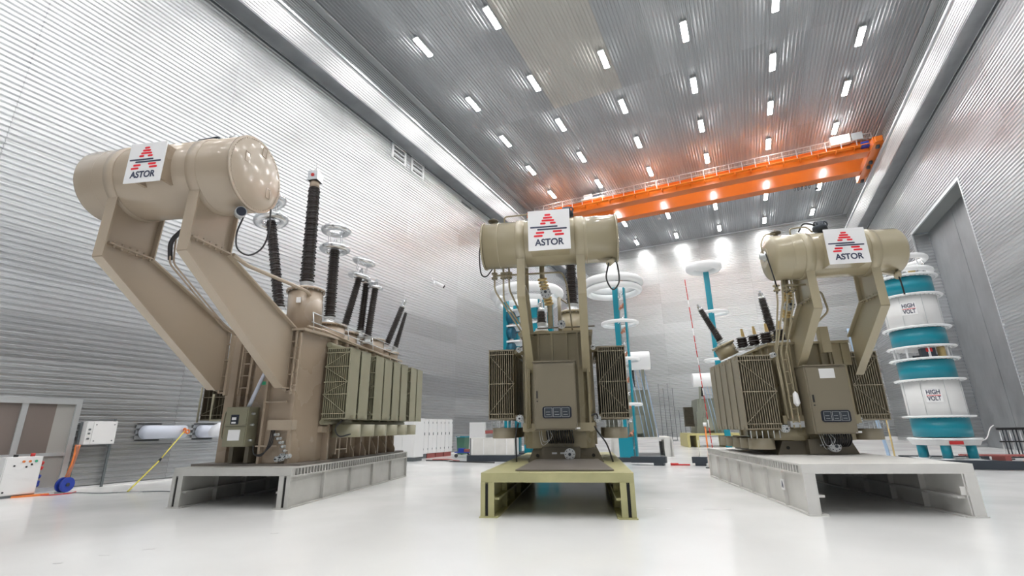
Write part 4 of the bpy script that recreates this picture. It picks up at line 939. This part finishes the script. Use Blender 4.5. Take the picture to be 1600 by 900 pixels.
for i in range(4): MB().box(-.9+i*.6, -.86+i*.6, -.515, -.5, .33, 1.08).build('corner_rib', 'cabinet_white', t)
for x_ in (.2, .9): MB().cyl((x_,0,1.12),(x_,0,1.3), .07, 12).build('fitting', 'silver_matt', t)
o = MB().obox((-12.5,22.5,1.40), (-10.4,22.9,1.48), .16, .16).build('red_beam', 'pallet_red'); tag(o, 'dark red square beam lying across the off-white equipment box', 'beam')
t = thing('trolley', 'small trolley with blue and red parts beside the green bin', 'trolley', (-15.3, 25.0, 0), .2)
MB().box(-.5,.5,-.3,.3,.25,.3).build('deck', 'blue', t); MB().tube([(-.5,0,.28),(-.55,0,1.1),(-.3,0,1.15)], .02).build('handle', 'silver_matt', t); MB().tube([(.5,0,.28),(.5,0,1.1)], .02).build('handle', 'silver_matt', t)
for x in (-.4,.4): MB().cyl((x,-.3,.1),(x,-.24,.1),.1,12).build('wheel', 'black', t)
MB().box(-.3,.0,-.2,.2,.3,.5).build('tool_box', 'blue', t); MB().box(.05,.35,-.2,.2,.3,.45).build('tool_box', 'pallet_red', t)
for i, (pts, r, mtl, lab) in enumerate((
    ([(-15.6,21.7,.02),(-14.5,21.9,.02),(-13.8,21.4,.02),(-12.6,21.3,.02),(-11.3,21.2,.02)], .035, 'black', 'black cable on the floor between the white cabinets and the off-white crate'),
    ([(-15.7,22.4,.02),(-14.9,22.8,.02),(-14.1,22.1,.02),(-13.7,21.9,.02)], .03, 'pallet_red', 'dark red cable on the floor before the green bin'),
    ([(-17.8,7.3,.02),(-17.2,7.6,.02),(-16.4,7.8,.02),(-15.3,8.6,.02),(-14.0,8.9,.02)], .012, 'trim_dark', 'thin grey cable running along the floor below the yellow rod'),
    ([(-17.9,6.9,.02),(-17.4,7.0,.02),(-17.3,7.4,.02),(-17.6,7.7,.02)], .014, 'red', 'thin red cable on the floor between the control pulpit and the blue reel'))):
    tag(MB().tube(smooth_path(pts, 6), r).build('cable', mtl), lab, 'cable')

# far transformers
def far_transformer(label, x, y, rz, zc, mside):
    t = thing('power_transformer', label, 'transformer', (x, y, 0), rz)
    MB().prism([(-1.0,0),(1.0,0),(.7,2.6),(-.7,2.6)], (0,-.3,1.0), (1,0,0), (0,0,1), (0,3,0)).build('tank', 'far_grey', t)
    MB().lathe([(.5,0),(.52,.03),(.52,1.9),(.5,1.93)], (-1.0,-.9,zc), (1,0,0), 36).build('conservator', 'white_paint', t)
    for xx in (-.5,.5): MB().obox((xx,-.1,2.7),(xx,-.9,zc-.45), .14, .2).build('support_arm', 'far_grey', t)
    for s in ((-1, 1) if zc < 5.1 else (-1,)): radiator(t, -1.75 if s < 0 else 1.05, -1.05 if s < 0 else 1.75, 0, .5, 1.5, 3.0, mside, 'olive_dark', s, 'x')
    for i in range(4): MB().box(-.9+i*.55,-.84+i*.55,-.42,-.3,1.0,2.6).build('tank_rib', 'far_grey', t)
    MB().box(-.45,.35,-.6,-.3,1.2,2.2).build('control_cabinet', 'far_grey', t)
    bushing(t, (0,1.2,3.6), (0,1.3,5.4), .14, .11, 16)
    m = MB()
    for i in range(4): m.tube([(-.2+.25*i,-.8,zc-.4),(.1+.25*i,-.7,2.6),(.3+.25*i,-.6,1.0)], .025)
    m.build('pipe', 'sky_hose', t)
    return t
far_transformer('distant grey-green transformer with a white conservator tank, right behind the middle transformer', -6.0, 28.7, .25, 5.2, 'far_grey')
t = thing('transport_platform', 'white platform with ribbed side under the distant transformer behind the middle one', 'platform', (-6.0, 28.7, 0), .25)
MB().box(-1.5,1.7,-1.2,3.2,.88,1.0).build('deck_plate', 'platform_white', t)
for s in (-1.45, 1.6):
    g_ = MB().box(s-.05,s+.05,-1.2,3.2,0,.88).build('side_girder', 'platform_white', t)
    for i in range(8): MB().box(s-.12,s+.12,-1.2+i*.62,-1.15+i*.62,0,.88).build('stiffener', 'platform_white', g_)
MB().box(-1.4,-1.1,-1.25,-1.2,0,.88).build('leg_plate', 'platform_white', t); MB().box(1.25,1.55,-1.25,-1.2,0,.88).build('leg_plate', 'platform_white', t)
MB().box(1.0,1.15,-1.3,-1.22,.1,.8).build('gap_shade_plate', 'gap_shade', t)  # gap darkness painted on a plate
far_transformer('distant dark transformer with a white conservator tank, left behind the right transformer', -3.15, 41.5, .25, 5.0, 'olive_dark')
t = thing('transport_platform', 'distant yellow platform under the dark transformer behind the right one', 'platform', (-3.1, 41.6, 0), .25)
MB().box(-1.9,1.9,-1.2,3.2,.85,1.0).build('deck_plate', 'yellow_olive', t)
for x in (-1.85,-1.2,1.2,1.85): MB().box(x-.1,x+.1,-1.2,3.1,0,.85).build('side_girder', 'yellow_olive', t)
# black bases and rods
for (x0, x1, y, lab) in ((-4.95,-3.5,21.9,'long black base beam on the floor behind the middle platform'), (-2.5,-1.92,22.2,'short black base block on the floor left of the right platform')):
    t = thing('base_block', lab, 'base', ((x0+x1)/2, y, 0)); h = (x1-x0)/2
    MB().box(-h, h, -.18, .18, .1, .34).build('beam', 'dark_steel', t); MB().box(h-.5 if h > .5 else -h*.6, h-.1 if h > .5 else h*.8, -.2, .2, 0, .1).build('foot', 'dark_steel', t)
    MB().cyl((h*.7 if h > .5 else 0,0,.34), (h*.6 if h > .5 else .02,0,1.0 if h < .5 else 1.5), .012, 6).build('rod', 'silver_matt', t)
tag(MB().tube([(-3.3,21.95,.03),(-3.0,22.05,.03),(-2.6,22.1,.03)], .03).cyl((-3.35,21.9,.05),(-3.05,22.0,.05),.05,8).build('cable', 'red'), 'short red cable on the floor between the two black bases', 'cable')
t = thing('earthing_rod', 'tall thin red and white rod standing left of the right transformer', 'rod', (-1.9, 25.6, 0))
p0 = Vector((0,0,0)); p1 = Vector((-.35,0,9.0))
for i in range(24):
    a = p0.lerp(p1, i/24); c = p0.lerp(p1, (i+.92)/24); MB().cyl(a, c, .022, 6).build('rod_section', 'red' if i % 4 else 'sheet_white', t)
t = thing('signal_post', 'short orange post with a white lamp head before the yellow platform', 'post', (-1.75, 21.0, 0))
MB().cyl((0,0,0),(0,0,1.55), .03, 8).build('post', 'orange', t); MB().cyl((0,0,1.55),(0,0,1.7), .07, 12).build('lamp_head', 'sheet_white', t)
MB().lathe([(.16,0),(.16,.03)], (0,0,0), (0,0,1), 14).build('foot', 'black', t)
tag(MB().lathe([(.22,0),(.22,.06),(.2,.08),(.2,.8),(.22,.82),(.22,.9)], (-.35,20.6,0), (0,0,1), 24).build('insulator_stub', 'teal'), 'short teal insulator standing behind the left end of the right platform', 'insulator')
for i, (x, y, n_) in enumerate(((-9.3, 57.5, 4), (-7.2, 56.5, 3))):
    t = thing('barrier_rack', ('taller' if i == 0 else 'shorter')+' thin grey rod rack against the back wall', 'rack', (x, y, 0)); h = 6.2 if i == 0 else 3.2
    for q in range(n_): MB().cyl((q*.5,0,0),(q*.5,0,h-.5*(q % 2)), .03, 6).build('rod', 'trim_dark', t)
    MB().box(-.1, n_*.5-.4, -.2, .2, 0, .08).build('foot', 'trim_dark', t)
# ------------------------------------------------------------------ left wall details
dr = struct(MB().box(XL-.02, XL+.10, DY0-.0, DY0+.1, 0, DZ-.16).box(XL-.02, XL+.10, DY1-.14, DY1, 0, DZ-.16).box(XL-.02, XL+.10, DY0, DY1, DZ-.16, DZ).build('door_1', 'trim_metal'))
MB().box(XL-.02, XL+.08, 6.42, 6.56, .0, DZ-.16).box(XL-.02, XL+.08, 6.56, DY1-.14, .98, 1.07).box(XL-.02, XL+.08, DY0+.1, 6.42, .98, 1.07).box(XL-.02, XL+.08, 6.56, DY1-.14, .0, .12).box(XL-.02, XL+.08, DY0+.1, 6.42, 0, .12).build('door_frame', 'trim_metal', dr)
MB().box(XL, XL+.03, 6.56, 7.22, 1.07, DZ-.16).build('pane', 'pane_brown', dr); MB().box(XL, XL+.03, 7.22, DY1-.14, 1.07, DZ-.16).build('pane', 'pane_grey', dr)
MB().box(XL, XL+.03, DY0+.1, 6.42, 1.07, DZ-.16).build('pane', 'pane_brown', dr); MB().box(XL, XL+.03, 6.56, DY1-.14, .12, .98).build('pane', 'pane_grey', dr); MB().box(XL, XL+.03, DY0+.1, 6.42, .12, .98).build('pane', 'pane_grey', dr)
t = thing('control_pulpit', 'white control desk with coloured push buttons in front of the glazed door', 'control desk', (-18.0, 6.45, 0), .0)
MB().box(-.3, .18, -.35, .42, .06, 1.02).build('body', 'cabinet_white', t, bevel=.01)
MB().box(.18, .2, -.33, .40, .08, 1.0).build('door', 'cabinet_white', t)
for i, mt in enumerate(('orange','orange','green_sign')): MB().cyl((.2,.02+i*.13,.90),(.225,.02+i*.13,.90), .03, 12).build('push_button', mt, t)
for y, z in ((-.15,.8),(.1,.76),(.2,.82),(-.25,.15)): MB().cyl((.2,y,z),(.215,y,z), .022, 10).build('lock', 'black', t)
MB().cyl((0,-.1,1.02),(0,-.1,1.08), .05, 12).build('emergency_stop', 'black', t); MB().cyl((0,.25,1.02),(0,.25,1.1), .05, 12).build('emergency_stop', 'red', t)
for z, mt in ((.85,'red'),(.72,'red'),(.5,'blue'),(.35,'blue'),(.28,'blue')): MB().cyl((.0,.42,z),(.0,.52,z-.03), .05, 12).build('socket', mt, t)
MB().box(-.3,.18,-.35,.42,0,.06).build('plinth', 'trim_dark', t)
t = thing('cable_reel', 'blue cable reel on the floor leaning by the door frame', 'cable reel', (-17.95, 7.62, 0), .3)
MB().cyl((-.05,0,.2),(.0,0,.2), .2, 28).build('drum_side', 'blue', t); MB().cyl((-.2,0,.2),(-.15,0,.2), .2, 28).build('drum_side', 'blue', t)
MB().cyl((-.15,0,.2),(-.05,0,.2), .12, 20).build('wound_cable', 'black', t); MB().cyl((0,0,.2),(.02,0,.2), .05, 14).build('hub', 'dark_steel', t)
t = thing('cable_bundle', 'orange bundle of cables hanging upright beside the door frame', 'cable', (-18.3, 7.78, 0))
for i in range(9):
    a = i*.9+.5*math.sin(i*2.1); MB().tube(smooth_path([(.05*math.cos(a),-.12+.05*math.sin(a),.15),(.06*math.cos(a+1),-.05+.04*math.sin(a),.5),(.05*math.cos(a+2),.05*math.sin(a+1),.9),(.04*math.cos(a),.02+.04*math.sin(a),1.28)], 5), .028, 6).build('cable_strand', 'orange' if i % 2 else 'copper', t)
o = MB().prism([(-.35,-.06),(.2,-.1),(.38,.02),(.3,.1),(-.3,.08)], (-17.75,6.75,0), (.25,1,0), (-1,.25,0), (0,0,.04)).build('cloth', 'orange'); tag(o, 'flat orange cloth on the floor by the white control desk', 'cloth')
t = thing('wall_box', 'white electrical box on the left wall beside the door, carried on grey posts', 'electrical box', (XL+.1, 8.3, 0))
MB().box(-.02, .3, -.38, .42, 1.28, 1.96).build('body', 'cabinet_white', t, bevel=.01); MB().box(.3, .32, -.22, .40, 1.3, 1.94).build('door', 'cabinet_white', t)
for y, z in ((-.15,1.38),(-.15,1.86),(.33,1.86),(.33,1.38)): MB().cyl((.32,y,z),(.33,y,z), .018, 8).build('screw', 'trim_dark', t)
MB().box(0,.05,.42,.48,0,2.05).box(0,.05,-.44,-.39,.0,1.95).build('post', 'trim_dark', t)
for z in (1.45,1.6,1.72): MB().cyl((.3,-.3,z),(.33,-.3,z),.03,10).build('switch', 'trim_dark', t)
for i, (y0, L, lab) in enumerate(((9.72, 1.15, 'pale lilac duct pipe stuck out of the left wall behind the yellow rod'), (11.6, .55, 'pale duct pipe in the left wall near the olive cabinet'))):
    t = thing('duct_pipe', lab, 'pipe', (XL, y0, 1.62))
    MB().box(.03, .06, -.28, .5, -.3, .3).build('wall_plate', 'flat_galv', t)
    MB().tube([(.05,0,0),(.25,.05,0),(.32,.25,0),(.32,L,0)], .22, 20).build('pipe', 'pipe_lilac', t)
tag(MB().lathe([(.26,0),(.32,.12),(.26,.3),(.1,.42),(.03,.5)], (-18.2,11.95,1.45), (.2,0,1), 9).build('plastic_bag', 'bag_plastic'), 'crumpled clear plastic bag on the duct stub by the olive cabinet', 'bag')
t = thing('grounding_rod', 'long yellow rod leaning from the floor up to the duct pipe', 'rod', (-16.0, 8.2, 0))
MB().tube([(0,0,.02),(-1.1,1.3,.75)], .022).build('rod_section', 'yellow', t); MB().tube([(-1.1,1.3,.75),(-2.1,2.5,1.62)], .018).build('rod_section', 'yellow', t)
MB().cyl((-1.08,1.28,.74),(-1.16,1.37,.80), .035, 10).build('joint', 'black', t); MB().torus((-2.12,2.52,1.66), .07, .03, (0,1,0), 12, 6).torus((-2.1,2.62,1.62), .06, .025, (1,0,0), 12, 6).build('hook', 'orange', t)
o = MB().lathe([(.5,0),(.48,.015),(.1,.02)], (0,0,0), (0,0,1), 24).build('floor_plate', 'floor_mark'); o.location = (-16.1, 8.25, 0); o.scale = (1.2, .5, 1); tag(o, 'flat grey round plate on the floor at the foot of the yellow rod', 'plate')
for i, y in enumerate((21.05, 23.05)):
    t = thing('wall_vent', ('front' if i == 0 else 'rear')+' of the two louvred vents high on the left wall below the runway', 'vent', (XL+.0, y, 18.5))
    w_ = 1.25
    MB().box(-.02, .12, -.1, .08, -.1, .98).box(-.02,.12,w_-.08,w_+.1,-.1,.98).box(-.02,.12,0,w_,-.1,.02).box(-.02,.12,0,w_,.9,.98).build('frame', 'white_paint', t)
    MB().box(-.02, .03, 0, w_, 0, .95).build('backing', 'black', t)
    for q in range(2): MB().box(.0,.11,.05,w_-.05,.27+q*.30,.34+q*.30).build('slat', 'white_paint', t)
t = thing('wall_vent', 'single dark slot vent high on the left wall near the middle transformer', 'vent', (XL, 30.2, 19.0)); MB().box(0,.05,-.8,.9,-.12,.2).build('frame', 'trim_metal', t); MB().box(.03,.06,-.74,.84,-.08,.16).build('grille', 'trim_dark', t)
t = thing('security_camera', 'white security camera on a bracket on the left wall', 'camera', (XL, 26.2, 11.3)); MB().box(0,.06,-.12,.12,-.05,.2).build('bracket', 'white_paint', t); MB().cyl((.1,.0,.1),(.5,.45,-.15), .1, 14).build('body', 'white_paint', t); MB().cyl((.5,.45,-.15),(.56,.5,-.19), .11, 14).build('lens', 'black', t)
MB().cyl((.04,-.3,.15),(.04,-.3,.3),.05,8).build('junction_box', 'white_paint', t)
